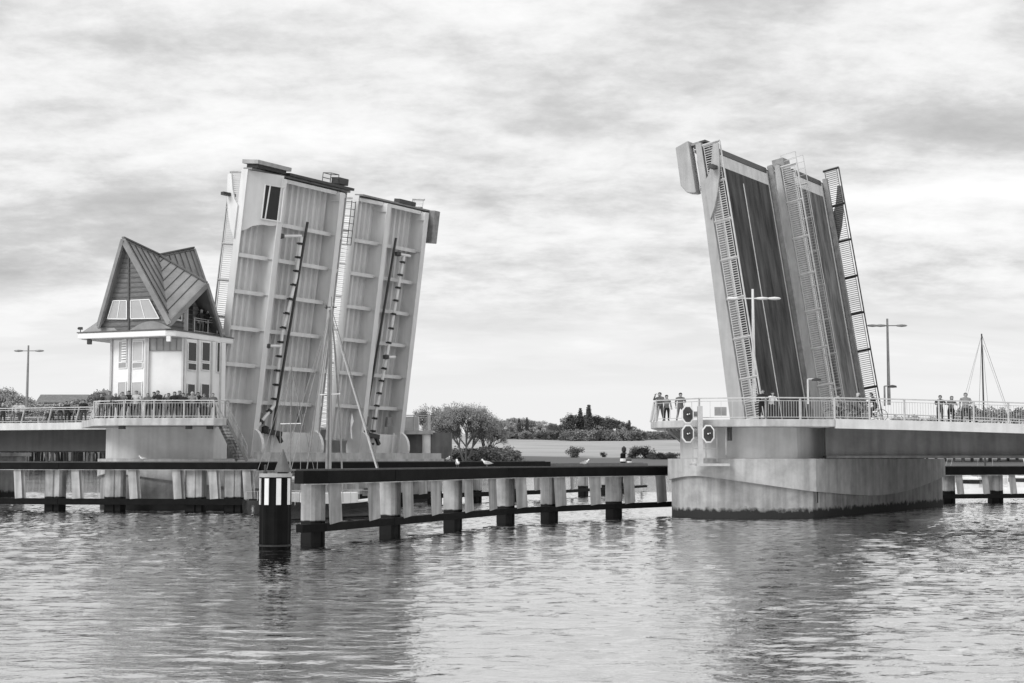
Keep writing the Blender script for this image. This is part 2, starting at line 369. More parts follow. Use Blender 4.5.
# right platform slab on the nose
DZR=5.6
plR=[X(651,87.2),87.2],[X(657,84.6),84.6],[X(700,81.6),81.6],[X(767,80.4),80.4],[X(836,81.0),81.0]
pl_poly=[V((x,y,0)) for x,y in plR]
slab=MB(); poly=[p.xy for p in pl_poly]+[(X(836,81)+.6,89.5),(9.6,93.5)]
slab.prism(poly,DZR-.42,DZR)
part('platform_slab',slab,M['conc'],rp,bevel=.04)
cs=MB()
for k in range(5): cs.bar(P(-8.9,.3+k*.5,DZR-.45),P(-8.0,.3+k*.5,DZR-1.2),.08,.12)
part('bracket',cs,M['steel'],rp)
insetp=[p+V((0,.15,0)) for p in pl_poly]
railing('railing',[insetp[0]+Z*DZR,insetp[1]+Z*DZR],rp,h=1.22,post=1.6,lean=(.25,.15,0),label='leaning end railing')
railing('railing',[p+Z*DZR for p in insetp[1:4]],rp,h=1.22,post=2.6,bal=.55)
railing('railing',[insetp[3]+Z*DZR,insetp[4]+Z*DZR],rp,h=1.22,post=2.4,bal=.15)
# infill bars panel and grey box board
mbx=MB().box(X(716,82),X(728,82),82.3,82.4,DZR+.25,DZR+.75); part('notice_board',mbx,M['shadegrey'],rp)
# service ladder and cage beside the signal mast
lad=MB()
for px in (693,706,717): lad.bar((X(px,82.1),82.1,3.2),(X(px,82.1),82.1,5.4),.05,.05)
for k in range(4): lad.bar((X(693,82.1),82.1,3.4+k*.55),(X(717,82.1),82.1,3.4+k*.55),.04,.04)
lad.bar((X(726,82.1),82.1,3.6),(X(726,82.1),82.1,5.3),.08,.08,mi=0)
part('service_ladder',lad,M['rail'],rp)
lg=MB().box(X(691,82),X(729,82),81.6,82.5,3.0,3.09); part('ladder_landing',lg,M['rail'],rp)
part('drain_pipe',MB().tube((X(730,82.0),82.0,4.4),(X(730,82.0),82.0,5.3),.14),M['steeldark'],rp)
# ------------------------------------------------------------------ right approach bridge
ra=thing('approach_bridge','pale edged deck on dark girders running off to the right edge','bridge',(X(900,82),82,0))
E0=pl_poly[4]; def_z0=DZR; 
def zR(x): # deck height falls away to the right
    t=(x-E0.x); return DZR-.05-.020*t-.0006*t*t
def yR(x): return 81.0+ (x-E0.x)*.03
xsR=[E0.x+.002+ i*2.0 for i in range(0,26)]
dk=MB(); gd=MB()
def strip(mb,y0,y1,z0,z1):
    vs=[];n=len(xsR)
    for x in xsR:
        for yy,zt in((y0,z0),(y0,z1),(y1,z1),(y1,z0)): vs.append((x,yR(x)+yy,zR(x)+zt))
    fs=[]
    for i in range(n-1):
        k=i*4
        for j in range(4): fs.append((k+j,k+4+j,k+4+(j+1)%4,k+(j+1)%4))
    fs+=[(0,1,2,3),(n*4-4,n*4-3,n*4-2,n*4-1)]
    mb.add(vs,fs)
strip(dk,0,21,-.30,-.004); part('deck_slab',dk,M['conc'],ra)
fs=MB(); strip(fs,-.05,.25,-.46,.08); part('edge_beam',fs,M['conclight'],ra)
def girder(y0,y1,xa):
    g_=MB(); vs=[]; xx=[x for x in xsR if x>=xa]
    for x in [xa]+xx:
        zb=3.50 -.002*(x-xa)
        for yy,zt in((y0,zb),(y0,zR(x)-.302),(y1,zR(x)-.302),(y1,zb)): vs.append((x,yR(x)+yy,zt))
    n=len(vs)//4; fcs=[]
    for i in range(n-1):
        k=i*4
        for j in range(4): fcs.append((k+j,k+4+j,k+4+(j+1)%4,k+(j+1)%4))
    fcs+=[(0,1,2,3),(n*4-4,n*4-3,n*4-2,n*4-1)]
    g_.add(vs,fcs); return part('girder',g_,M['girder'],ra)
girder(3.2,3.6,X(823,85)); girder(15,15.4,X(823,97))
fl=MB(); fl.box(X(823,85),70,84.0,84.9,3.40,3.55); part('girder_flange',fl,M['girder'],ra)
cr_=MB()
for k in range(6): cr_.bar((24+k*6,84.8,4.6),(24+k*6,97,4.6),.25,.9)
part('cross_beam',cr_,M['girder'],ra)
pts=[V((x,yR(x)+.1,zR(x)+.08)) for x in xsR[:14:1]]
railing('railing',pts,ra,h=1.2,post=2.0,bal=.15)
pts=[V((x,yR(x)+20.6,zR(x))) for x in xsR[:20:1]]
railing('railing',pts,ra,h=1.2,post=3.0,bal=.25)
# dark pit side wall between pier nose and girder
part('pit_wall',MB().box(-.3,.3,0,12,3.37,5.3,Matrix.Translation(P(-1.2,6.6))@Matrix.Rotation(math.atan2(w.y,w.x)-math.pi/2,4,'Z')),M['girder'],rp)
# ------------------------------------------------------------------ left pier
lp=pier('bridge_pier','concrete pier carrying the control house behind the left fender',-49.9,-39.6,24.5,3.33,6.05,2.4,.8,False)
drum(-49.8,-40.9,.3,1.6,1.7,3.36,5.55,lp)
DZL=6.05
plL=[(-29.2,98.3),(-28.0,95.2),(-25.6,93.8),(-19.6,93.5),(-18.9,94.1),(-19.2,96.2)]
plp=[V((x,y,0)) for x,y in plL]
part('platform_slab',MB().prism([p.xy for p in plp]+[(-20.6,98.6),(-25.5,106),(-31.0,102.5)],DZL-.5,DZL),M['conc'],lp,bevel=.04)
ins=[p+V((.05 if p.x<-28 else (-.08 if p.x>-19.2 else 0),.12,0)) for p in plp]
railing('railing',[ins[0]+Z*DZL,ins[1]+Z*DZL],lp,h=1.2,lean=(.35,.1,0),post=1.5,bal=.3)
railing('railing',[p+Z*DZL for p in ins[1:5]],lp,h=1.15,post=2.3,bal=.2)
railing('railing',[p+Z*DZL for p in ins[4:6]],lp,h=1.22,post=2.3,bal=.14)
for px in (121,188,209): part('floodlight',MB().box(X(px,94.6)-.2,X(px,94.6)+.2,94.5,94.9,5.33,5.55),M['steeldark'],lp,bevel=.03)
# stairs down to the fender walk
st=thing('steel_stairs','steep open steel stairs descending from the control house platform to the fender walkway','stairs',(-17.9,95.6,0))
S0=V((X(221,94.9),94.9,DZL-.1)); S1=V((X(242,96.6),96.6,Zat(461,96.6)))
sd=(S1-S0); side=V((sd.y,-sd.x,0)).normalized()*.45
tr=MB(); str_=MB(); hr=MB()
for k in range(13):
    c=S0+sd*((k+.5)/13); tr.bar(c-side,c+side,.22,.04)
for s_ in(-1,1):
    str_.bar(S0+side*s_,S1+side*s_,.05,.22); hr.bar(S0+side*s_+Z*1.1,S1+side*s_+Z*1.0,.05,.05); hr.bar(S0+side*s_+Z*.6,S1+side*s_+Z*.55,.03,.03)
    for k in range(5): c=S0+sd*(k/4)+side*s_; hr.bar(c,c+Z*1.05,.04,.04)
part('tread',tr,M['steeldark'],st); part('stringer',str_,M['steel'],st); part('handrail',hr,M['rail'],st)
# pit parapet on the channel side and machinery at the foot of the leaves
def Fr(o,xa_): # frame matrix at o with x along w, y=z up?, used for boxes along w
    return Matrix.Translation(o)@Matrix.Rotation(math.atan2(xa_.y,xa_.x),4,'Z')
part('pit_back_wall',MB().box(.5,22,-.15,.15,3.38,5.7,Fr(P(-46.3,3.0),w)),M['conc'],lp)
part('pit_parapet',MB().box(0,21.5,-.15,.15,3.37,3.82,Fr(P(-39.75,3.0),w)),M['conc'],lp)
gu=MB()
for k in range(22): gu.bar(P(-39.75,3.2+k,3.8),P(-39.75,3.2+k,4.25),.03,.03)
gu.bar(P(-39.75,3.2,4.25),P(-39.75,24.2,4.25),.04,.04)
# far nose of left pier with its little service deck
fd=thing('service_deck','small railed service deck on a white column at the far end of the left pier','service deck',P(-42,25))
part('dark_wall',MB().box(0,4.6,-.2,.2,3.4,5.55,Fr(P(-43.8,24.7),V((.93,-.05,0)))),M['girder'],fd)
fc=P(-42,25.6)
Yf=119.0
part('slab',MB().box(X(398,Yf),X(433,Yf),Yf-.8,Yf+3,5.4,5.72),M['conc'],fd)
part('column',MB().tube((X(426.5,Yf),Yf-.3,3.0),(X(426.5,Yf),Yf-.3,5.4),.36,.36,20),M['white'],fd,smooth=False)
part('cabinet',MB().box(X(402,Yf),X(418,Yf),Yf+.2,Yf+1.5,5.72,6.9),M['conclight'],fd,bevel=.03)
railing('railing',[V((X(401,Yf),Yf-.6,5.72)),V((X(428,Yf),Yf-.6,5.72)),V((X(430,Yf+3),Yf+2.6,5.72))],fd,h=1.25,post=1.1,bal=.3)
part('base',MB().box(X(385,Yf),X(436,Yf),Yf-.5,Yf+4,-1,3.2),M['conc'],fd)
# left approach
la=thing('approach_bridge','deck on a dark shadowed girder reaching the control house from the left edge','bridge',P(-70,5))
def boxA(q0,q1,p0,p1,z0,z1):   # skewed box in bridge coordinates
    mb=MB(); pts=[P(p0,q0),P(p1,q0),P(p1,q1),P(p0,q1)]; mb.prism([x.xy for x in pts],z0,z1); return mb
part('deck_slab',boxA(5.3,24,-125,-49.2,DZL-.35,DZL-.004),M['conc'],la)
part('edge_beam',boxA(5.0,5.3,-125,-49.0,DZL-.48,DZL+.06),M['conclight'],la)
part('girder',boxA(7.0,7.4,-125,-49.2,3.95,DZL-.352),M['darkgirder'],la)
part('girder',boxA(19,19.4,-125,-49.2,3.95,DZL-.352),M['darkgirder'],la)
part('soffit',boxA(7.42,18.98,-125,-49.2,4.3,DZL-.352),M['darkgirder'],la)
railing('railing',[P(-98,5.1,DZL+.06),P(-49.5,5.1,DZL+.06)],la,h=1.15,post=2.6,bal=2.6,lean=(.25,.0,0))
railing('railing',[P(-98,23.8,DZL),P(-49.5,23.8,DZL)],la,h=1.15,post=3,bal=3)
ap=thing('approach_pier','dark concrete pier under the left approach at the left edge','bridge pier',P(-83,10))
part('wall',boxA(5.5,24,-86,-81.3,-2,3.6),M['concdark'],ap,bevel=.05); part('cap',boxA(5.2,24.3,-86.3,-81,3.6,3.93),M['conc'],ap)
# ------------------------------------------------------------------ bascule leaves
class Leaf:
    def __init__(s,side,hinge_p,hz,tilt,q0,q1,L_,gq,near_walk,kind):
        s.side=side; s.L=L_; s.q0=q0;s.q1=q1
        sg=1 if side=='left' else -1
        Y_=(m_*sg*math.sin(tilt)+Z*math.cos(tilt)); Zn=(-m_*sg*math.cos(tilt)+Z*math.sin(tilt))  # road normal
        o=P(hinge_p,0,hz)
        # columns: x=w, y=along leaf, z=road normal
        s.M=Matrix(((w.x,Y_.x,Zn.x,o.x),(w.y,Y_.y,Zn.y,o.y),(w.z,Y_.z,Zn.z,o.z),(0,0,0,1)))
        s.up=Zn
    def pt(s,q,l,n): return s.M@V((q,l,n))
    def pix(s,px,py,n):
        d=ray(px,py); I=s.M.inverted(); o=I@CAM; dd=(I.to_3x3()@d); t=(n-o.z)/dd.z; r=o+dd*t; return r.x,r.y
def build_leaf(lf,label,A):
    q0,q1,L_=lf.q0,lf.q1,lf.L; MM=lf.M
    root=thing('bascule_leaf',label,'bascule leaf',lf.pt((q0+q1)/2,0,0),0,None)
    lo=-1.6 if lf.side=='left' else -.8
    part('deck_plate',MB().box(q0,q1,lo*.3,L_,-.10,0,MM),M['leafpaint'],root)
    # girders
    gq=((q0+2.6,q0+9.0) if A else (q0+2.4,q0+7.3)) if lf.side=='left' else (q0+2.9,q1-2.2)
    for g_ in gq:
        mb=MB(); mb.box(g_-.05,g_+.05,lo,L_-.25,-1.55,-.10,MM); mb.box(g_-.25,g_+.25,lo,L_-.25,-1.62,-1.549,MM)
        for t in range(7): mb.box(g_-.25,g_-.049,2.3+2.6*t-.02,2.3+2.6*t+.02,-1.552,-.7,MM)
        o=part('main_girder',mb,M['leafpaint'],root)
    # cross girders
    for k in range(7):
        s0=2.3+2.6*k if k<6 else L_-.3
        mb=MB(); 
        g1,g2=gq
        # web pieces: tapered cantilevers and full depth middle
        def web(qa,qb,da,db):
            vs=[MM@V(x) for x in((qa,s0-.02,-.10),(qb,s0-.02,-.10),(qb,s0-.02,-db),(qa,s0-.02,-da),(qa,s0+.02,-.10),(qb,s0+.02,-.10),(qb,s0+.02,-db),(qa,s0+.02,-da))]
            mb.add(vs,[(0,1,2,3),(7,6,5,4),(0,4,5,1),(1,5,6,2),(2,6,7,3),(3,7,4,0)])
            # flange
            vs=[MM@V(x) for x in((qa,s0-.14,-da),(qb,s0-.14,-db),(qb,s0+.14,-db),(qa,s0+.14,-da),(qa,s0-.14,-da-.03),(qb,s0-.14,-db-.03),(qb,s0+.14,-db-.03),(qa,s0+.14,-da-.03))]
            mb.add(vs,[(0,1,2,3),(7,6,5,4),(0,4,5,1),(1,5,6,2),(2,6,7,3),(3,7,4,0)])
        web(q0+.05,g1-.06,.45,1.0); web(g1+.06,g2-.06,1.0,1.0); web(g2+.06,q1-.05,1.0,.45)
        part('cross_girder',mb,M['leafpaint'],root)
    # longitudinal trapezoid ribs
    mb=MB(); q=q0+.35
    while q<q1-.4:
        if all(abs(q+.15-g_)>.35 for g_ in gq):
            vs=[]
            for l in(lo*.2,L_-.35):
                for dq,n in((0,-.10),(.32,-.10),(.24,-.34),(.08,-.34)): vs.append(MM@V((q+dq,l,n)))
            mb.add(vs,[(0,1,2,3),(7,6,5,4),(0,1,5,4),(1,2,6,5),(2,3,7,6),(3,0,4,7)])
        q+=.62
    part('rib_panel',mb,M['leafpaint'],root)
    # tip beam, edge fascias
    part('tip_beam',MB().box(q0,q1,L_-.02,L_+.12,-.85,.0,MM),M['steel'],root,bevel=.01)
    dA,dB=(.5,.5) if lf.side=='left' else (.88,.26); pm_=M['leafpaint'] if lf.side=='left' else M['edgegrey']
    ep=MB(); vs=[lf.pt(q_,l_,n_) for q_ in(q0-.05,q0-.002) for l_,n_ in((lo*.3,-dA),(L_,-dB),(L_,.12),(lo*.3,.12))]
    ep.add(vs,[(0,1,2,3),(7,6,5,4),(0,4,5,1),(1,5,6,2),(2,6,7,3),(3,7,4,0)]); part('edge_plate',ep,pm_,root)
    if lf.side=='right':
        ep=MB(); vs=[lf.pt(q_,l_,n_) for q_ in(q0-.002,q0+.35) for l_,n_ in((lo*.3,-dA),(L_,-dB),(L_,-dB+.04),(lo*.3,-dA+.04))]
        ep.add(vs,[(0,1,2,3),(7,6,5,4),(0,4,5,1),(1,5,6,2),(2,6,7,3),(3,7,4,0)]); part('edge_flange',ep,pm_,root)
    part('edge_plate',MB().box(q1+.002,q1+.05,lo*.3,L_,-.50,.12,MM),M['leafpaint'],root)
    # road
    r0,r1=(q0+1.5,q1-.6) if A else (q0+2.4,q1-.7)
    part('road_surface',MB().box(r0,r1,-.3,L_-1.1,.002,.06,MM),M['asphalt' if A else 'asphaltb'],root)
    part('tip_strip',MB().box(r0,r1,L_-1.08,L_-.25,.002,.055,MM),M['conclight'],root)
    part('tip_comb',MB().box(r0,r1,L_-.23,L_+.14,.002,.09,MM),M['steeldark'],root)
    if A:
        c=(r0+r1)/2; part('centre_line',MB().box(c-.07,c+.07,-.2,L_-1.7,.062,.066,MM),M['line'],root)
    # walkway and kerb
    part('walkway',MB().box(q0,r0-.22,-.3,L_,.002,.10,MM),M['steel'],root)
    part('kerb',MB().box(r0-.20,r0-.004,-.3,L_-.2,.002,.22,MM),M['white'],root)
    part('parapet',MB().box(q1-.3,q1-.02,-.3,L_+.35,.07,.42,MM),M['steel'],root,bevel=.03)
    rl=[q0+.08] + ([] if A else [q1+.12])
    for qq in rl:
        railing('railing',[lf.pt(qq,.4,.1),lf.pt(qq,L_-(.2 if qq<q1 else -1.0),.1)],root,h=1.25,post=2.6,bal=.15,up=lf.up,rb=.038,rt=.05,postw=.13,mats=M['rail'] if qq<q1 or lf.side=='left' else M['steeldark'])
    # inner rail between walkway and road, lower
    if not A: railing('guard_rail',[lf.pt(r0-.1,.4,.2),lf.pt(r0-.1,L_-1.2,.2)],root,h=.85,post=2.6,bal=.6 if A else .2,up=lf.up,rb=.02,rt=.03)
    # horn shaped fin plates
    def fin(qf):
        pr=[(L_-5.0,.0),(L_-4.3,.42),(L_-3.4,.78),(L_-2.4,1.08),(L_-1.4,1.25),(L_-.40,1.33),(L_-.35,.97),(L_-.7,.88),(L_-1.5,.66),(L_-2.2,.36),(L_-2.6,0)]
        mb=MB(); n=len(pr); vs=[lf.pt(qf,l,n_) for l,n_ in pr]+[lf.pt(qf+.12,l,n_) for l,n_ in pr]
        mb.add(vs,[tuple(range(n)),tuple(range(n,2*n))[::-1]]+[(k,(k+1)%n,n+(k+1)%n,n+k) for k in range(n)])
        part('horn_plate',mb,pm_ if qf<q1 else M['steel'],root)
    if A: fin(q0-.18)
    else: fin(q1+.18)
    # tip housings below the walkway
    if A:
        if lf.side=='left':
            # slanting closing plate between the leaf edge and the first girder, with a black sheet for the shade in its hatch
            g1=gq[0]-.05
            def sp_(u_,l_,k=0): return lf.pt(q0-.02+(g1-q0)*u_,l_,-.45-1.15*u_-k)
            out=[(0,L_-.05),(1,L_-.05),(1,L_-3.6),(.8,L_-3.75),(.55,L_-3.75),(.3,L_-3.95),(.12,L_-4.3),(0,L_-4.4)]
            n=len(out); vs=[sp_(x,y) for x,y in out]+[sp_(x,y,-.04) for x,y in out]
            mb=MB().add(vs,[tuple(range(n)),tuple(range(n,2*n))[::-1]]+[(k,(k+1)%n,n+(k+1)%n,n+k) for k in range(n)])
            part('closing_plate',mb,M['leafpaint'],root)
            hv=[(.50,L_-.9),(1.0,L_-.9),(1.0,L_-3.3),(.50,L_-3.3)]
            part('hatch',MB().add([sp_(x,y,.012) for x,y in hv],[(0,1,2,3)]),M['black'],root,label='hatch opening, its inner shade a black sheet')
            hf=MB()
            for p0,p1 in(((.5,L_-.85),(.5,L_-3.35)),((.64,L_-.85),(.60,L_-3.3)),((1.02,L_-.85),(1.02,L_-3.35)),((.5,L_-.87),(1.02,L_-.87)),((.5,L_-3.35),(1.02,L_-3.35))): hf.bar(sp_(*p0,.05),sp_(*p1,.05),.09,.09)
            part('hatch_frame',hf,M['leafpaint'],root)
            part('tip_recess_shade',MB().box(q0+.1,gq[0]+.4,L_+.14,L_+.40,-1.3,-.2,MM),M['black'],root)  # solid black block stands in for the shade of the recess
            part('tip_cover',MB().box(q0-.1,gq[0]+.75,L_+.402,L_+.68,-1.45,.1,MM),M['edgegrey'],root)
            part('tip_edge_bar',MB().box(gq[0]+.80,q1-.1,L_+.125,L_+.32,-1.3,.0,MM),M['steeldark'],root)
            part('lock_box',MB().box(q1-1.6,q1-.5,L_+.43,L_+.95,-1.0,-.2,MM),M['steeldark'],root,bevel=.04)
            tc_=MB()
            for dq in(0,.9):
                for dn in(-1.0,-.2): tc_.bar(lf.pt(q1-2.6+dq,L_+.42,dn),lf.pt(q1-2.6+dq,L_+1.1,dn),.05,.05)
                tc_.bar(lf.pt(q1-2.6+dq,L_+1.1,-1.0),lf.pt(q1-2.6+dq,L_+1.1,-.2),.05,.05)
            for dn in(-1.0,-.2):
                for dl in(.75,1.1): tc_.bar(lf.pt(q1-2.6,L_+dl,dn),lf.pt(q1-1.7,L_+dl,dn),.05,.05)
            part('tip_cage',tc_,M['steeldark'],root)
        else:
            pr=[(-.62,L_+.30),(-1.55,L_+.10),(-1.60,L_-2.4),(-1.25,L_-2.95),(-.8,L_-3.1),(-.62,L_-3.1)]
            n=len(pr); vs=[lf.pt(q0-.3,l_,n_) for n_,l_ in pr]+[lf.pt(q0+.45,l_,n_) for n_,l_ in pr]
            part('tip_housing',MB().add(vs,[tuple(range(n)),tuple(range(n,2*n))[::-1]]+[(k,(k+1)%n,n+(k+1)%n,n+k) for k in range(n)]),M['edgegrey'],root,bevel=.05)
            part('tip_bumper',MB().box(q0+.5,q0+2.0,L_+.13,L_+.3,-.7,.2,MM),M['steeldark'],root,bevel=.03)
            mc=MB()
            for k in range(9): mc.box(q0+.15+random.random()*1.1,q0+.4+random.random()*1.2,L_-2.8+k*.28,L_-2.6+k*.3,.10,.25+random.random()*.4,MM)
            part('lock_machinery',mc,M['steeldark'],root)
        lb=MB().bar(lf.pt(q0-.9,L_-1.9,.9),lf.pt(q0+.3,L_-1.9,.9),.3,.22); part('signal_lamp',lb,M['steeldark'],root)
        # bars bridging the slot to the neighbour leaf
        sb=MB()
        for k in range(60):
            if k*.3<L_-3: sb.bar(lf.pt(q1+.02,.4+k*.3,-.2),lf.pt(q1+1.2,.4+k*.3,-.2),.03,.03)
        part('slot_grating',sb,M['rail'],root)
        cg=MB()
        for dq in (0,.8):
            for dn in(0,-1.0): cg.bar(lf.pt(q1+.1+dq*.6,L_-4,dn),lf.pt(q1+.1+dq*.6,L_-.6,dn),.05,.05)
        for k in range(7):
            cg.bar(lf.pt(q1+.1,L_-4+k*.55,0),lf.pt(q1+.1,L_-4+k*.55,-1),.04,.04); cg.bar(lf.pt(q1+.1,L_-4+k*.55,-1),lf.pt(q1+.58,L_-4+k*.55,-1),.04,.04)
        part('inspection_cage',cg,M['steeldark'],root)
    else:
        part('tip_housing',MB().box(q1-.3,q1+.45,L_-2.6,L_+.1,-1.45,-.1,MM),M['steel'],root,bevel=.05)
        ib=MB().box(q0+4.5,q0+6.6,L_+.13,L_+.45,-.9,-.3,MM); part('lock_box',ib,M['steeldark'],root)
        if lf.side=='right':
            part('tip_bumper',MB().box(q0+.5,q0+1.7,L_-1.2,L_+.6,-.6,.25,MM),M['steel'],root)
            tl=MB()
            for dq in(0,1.4): tl.bar(lf.pt(q0+.6+dq,L_-1.6,1.2),lf.pt(q0+.6+dq,L_+.8,1.2),.05,.05); tl.bar(lf.pt(q0+.6+dq,L_-1.6,.1),lf.pt(q0+.6+dq,L_+.8,.1),.05,.05)
            for k in range(6): tl.bar(lf.pt(q0+.6,L_-1.6+k*.48,.1),lf.pt(q0+.6,L_-1.6+k*.48,1.2),.03,.03); tl.bar(lf.pt(q0+2,L_-1.6+k*.48,.1),lf.pt(q0+2,L_-1.6+k*.48,1.2),.03,.03)
            part('tip_cage',tl,M['rail'],root)
    # lower tail: white counterweight plate and round sector plates
    tl=MB().box(gq[0]+.06,gq[1]-.06,lo,.2,-1.3,-1.2,MM); part('tail_plate',tl,M['white'],root)
    for g_ in gq:
        mb=MB(); n=24; vs=[]
        for t in (g_-.14,g_+.14):
            for k in range(n): an=2*math.pi*k/n; vs.append(lf.pt(t,-.9+math.cos(an)*1.35,-1.3+math.sin(an)*1.2))
        mb.add(vs,[tuple(range(n)),tuple(range(n,2*n))[::-1]]+[(k,(k+1)%n,n+(k+1)%n,n+k) for k in range(n)])
        part('sector_plate',mb,M['leafpaint'],root)
    if lf.side=='left':
        for dq in (.9,1.9,4.0): part('guide_rod',MB().bar(lf.pt(gq[0]+dq,-1.5,-1.5),lf.pt(gq[0]+dq,.35,-1.5),.12,.12),M['white'],root)
        for g_ in(gq[0]+.6,gq[1]-1.3): part('vent_box',MB().box(g_-.3,g_+.3,.8,1.6,-1.25,-1.0,MM),M['steel'],root)
        # pipe with clamps and dark lock rod along the underside
        def pr(px,py,n=-1.25): q_,s_=lf.pix(px,py,n); return lf.pt(q_,s_,n)
        if A:
            rod=[(307.5,222),(272,434)]; pipe=[(301.5,237),(296,278),(282,335),(274,406),(257,427)]; br=[[(281,236),(301,236)],[(267,346),(281,346)]]
            ends=(272,434)
        else:
            rod=[(396,238),(363,434)]; pipe=[(404,256),(395,307),(388,350),(376,412),(371,450)]; br=[[(398,254),(410,256)],[(386,357),(395,357)]]
            ends=(371,437)
        part('lock_rod',MB().path([pr(*x) for x in rod],.10,10),M['steeldark'],root)
        pm=MB().path([pr(x,y,-1.45) for x,y in pipe],.12,12)
        for bb in br: pm.path([pr(x,y,-1.45) for x,y in bb],.11,10)
        po=part('pipe',pm,M['white'],root)
        for i in range(len(pipe)-1):
            A_=pr(*pipe[i],-1.45);B_=pr(*pipe[i+1],-1.45);n=max(1,int((B_-A_).length/1.0))
            for k in range(n):
                c=A_.lerp(B_,(k+.5)/n); d=(B_-A_).normalized()*.08; part('pipe_clamp',MB().tube(c-d,c+d,.20,.20,12).bar(c,c-w*.38,.1,.1),M['black'],po)
        for bb in br: 
            c=pr(*bb[0],-1.45); part('valve',MB().lathe(c,[(.05,-.2),(.26,-.14),(.26,.14),(.05,.2)],10),M['steeldark'],po)
        c=pr(*ends,-1.6)
        hd=MB().bar(c-w*.9+Z*.25,c+w*.9,.35,.35).bar(c+w*.5+Z*.15,c+w*1.0-Z*.6,.22,.25).lathe(c-w*.7+Z*.3,[(.05,-.3),(.28,-.2),(.28,.2),(.05,.3)],10)
        part('lock_drive',hd,M['black'],root)
        pass
    return root
LA=Leaf('left',-43.4,5.3,R(7.8),3.2,13.9,18.8,None,True,'A'); build_leaf(LA,'tall raised leaf with white ribbed underside, pipe and open hatch, directly beside the control house',True)
LB=Leaf('left',-43.4,5.3,R(7.8),15.4,24.2,18.8,None,False,'B'); build_leaf(LB,'raised leaf with white ribbed underside, further one of the left pair, nearest the open channel',False)
RA=Leaf('right',-4.9,5.3,R(9.0),2.2,12.9,18.1,None,True,'A'); build_leaf(RA,'nearer right raised leaf, dark asphalt road with a thin centre line',True)
RB=Leaf('right',-4.9,5.3,R(9.0),14.8,23.3,18.9,None,False,'B'); build_leaf(RB,'raised leaf showing worn stained asphalt between railings, further one of the right pair',False)
# ------------------------------------------------------------------ control house
HO=V((X(171,93.6)-.12,93.6,0)); u1=-a; u2=V((.3581,.9337,0))
def H(t,r,z): return HO+u1*t+u2*r+Z*z
def Hr(px,py,r):          # point of the house on the plane r (parallel to the front gable) seen at a place of the photo
    d=ray(px,py); k=((HO+u2*r-CAM).dot(u2))/d.dot(u2); return CAM+d*k
def Ht(px,py,t): d=ray(px,py); k=((HO+u1*t-CAM).dot(u1))/d.dot(u1); return CAM+d*k
RZ=(Hr(171,328.6,0)).z; RBZ=(Hr(171,335.6,0)).z
ch=thing('control_house','white bridge control house under a steep folded zinc roof with pointed gables','building',H(3.7,3.7,DZL))
Wp=[V((X(108,96.8),96.8,0)),V((X(145,95.1),95.1,0)),V((X(183,95.3),95.3,0)),V((X(224,99.2),99.2,0)),V((-20.6,101.8,0)),V((-26,104.5,0)),V((-28.1,100,0))]
part('wall',MB().prism([p.xy for p in Wp],DZL+.01,RBZ-.04),M['wall'],ch,bevel=.02)
S=7.54
ring=[H(.5,0,0),H(S,0,0),H(S,S,0),H(0,S,0),H(0,.5,0)]
part('roof_slab',MB().prism([p.xy for p in ring],RBZ,RZ-.07),M['wall'],ch,bevel=.05)
part('slab_capping',MB().prism([(p+(p-H(3.7,3.7,0))*.012).xy for p in ring],RZ-.069,RZ),M['roofseam'],ch)
part('soffit',MB().prism([(p+(H(3.7,3.7,0)-p)*.05).xy for p in ring],RBZ-.035,RBZ-.002),M['shadegrey'],ch)
Fp=Hr(123,238,-1.1);Fl=Hr(98.5,323.5,-.25);Ct=Ht(159,255,3);Bp=Ht(193.5,248,3);Rp=Ht(207,283,-.75);K=Hr(169.5,322,-.25);K2=Ht(222.5,334,-.1)
zl=K.z; J=V(Fl); J.z=zl; J2=H(6.0,6.5,zl); Lp=H(6.8,3.2,Rp.z)
def roofface(x,y,z_,nseam,ea,eb,lean):
    # triangle roof plane x,y,z_ with standing seams running from ridge edge (ea->eb) to the valley
    nrm=(y-x).cross(z_-x).normalized()
    if nrm.z<0: nrm=-nrm
    o=part('roof',MB().slab([x,y,z_],.16,nrm),M['roof'],ch)
    sm=MB()
    for k in range(1,nseam):
        t=k/nseam; s_=x.lerp(y,t)+nrm*.03; e=x.lerp(z_,t)+nrm*.03 if lean==0 else s_
        # seam parallel to edge y->z
        sm.bar(s_,e,.05,.07,nrm)
    part('seam',sm,M['roofseam'],o); return nrm
def roofpoly(pts,seamdir,n):
    """pts: triangle; seams parallel to seamdir clipped to the triangle"""
    x,y,z_=pts; nrm=(y-x).cross(z_-x).normalized()
    if nrm.z<0: nrm=-nrm
    o=part('roof',MB().slab(pts,.16,nrm),M['roof'],ch); sm=MB()
    d=(seamdir-nrm*seamdir.dot(nrm)).normalized(); e=nrm.cross(d)
    ts=[(p-x).dot(e) for p in pts]; lo_,hi_=min(ts),max(ts)
    k=lo_+.45
    while k<hi_-.1:
        hit=[]
        for i in range(3):
            p0,p1=pts[i],pts[(i+1)%3]; t0,t1=ts[i],ts[(i+1)%3]
            if (t0-k)*(t1-k)<0: hit.append(p0.lerp(p1,(k-t0)/(t1-t0)))
        if len(hit)==2: sm.bar(hit[0]+nrm*.03,hit[1]+nrm*.03,.035,.06,nrm)
        k+=.62
    part('seam',sm,M['roofseam'],o)
dn=(K-Fp)
roofpoly([Fp,Ct,K],dn,0); roofpoly([Ct,Rp,K],(K-Rp),0); roofpoly([Ct,Rp,K2],(K2-Rp),0); roofpoly([Ct,Bp,K2],(K2-Bp),0)
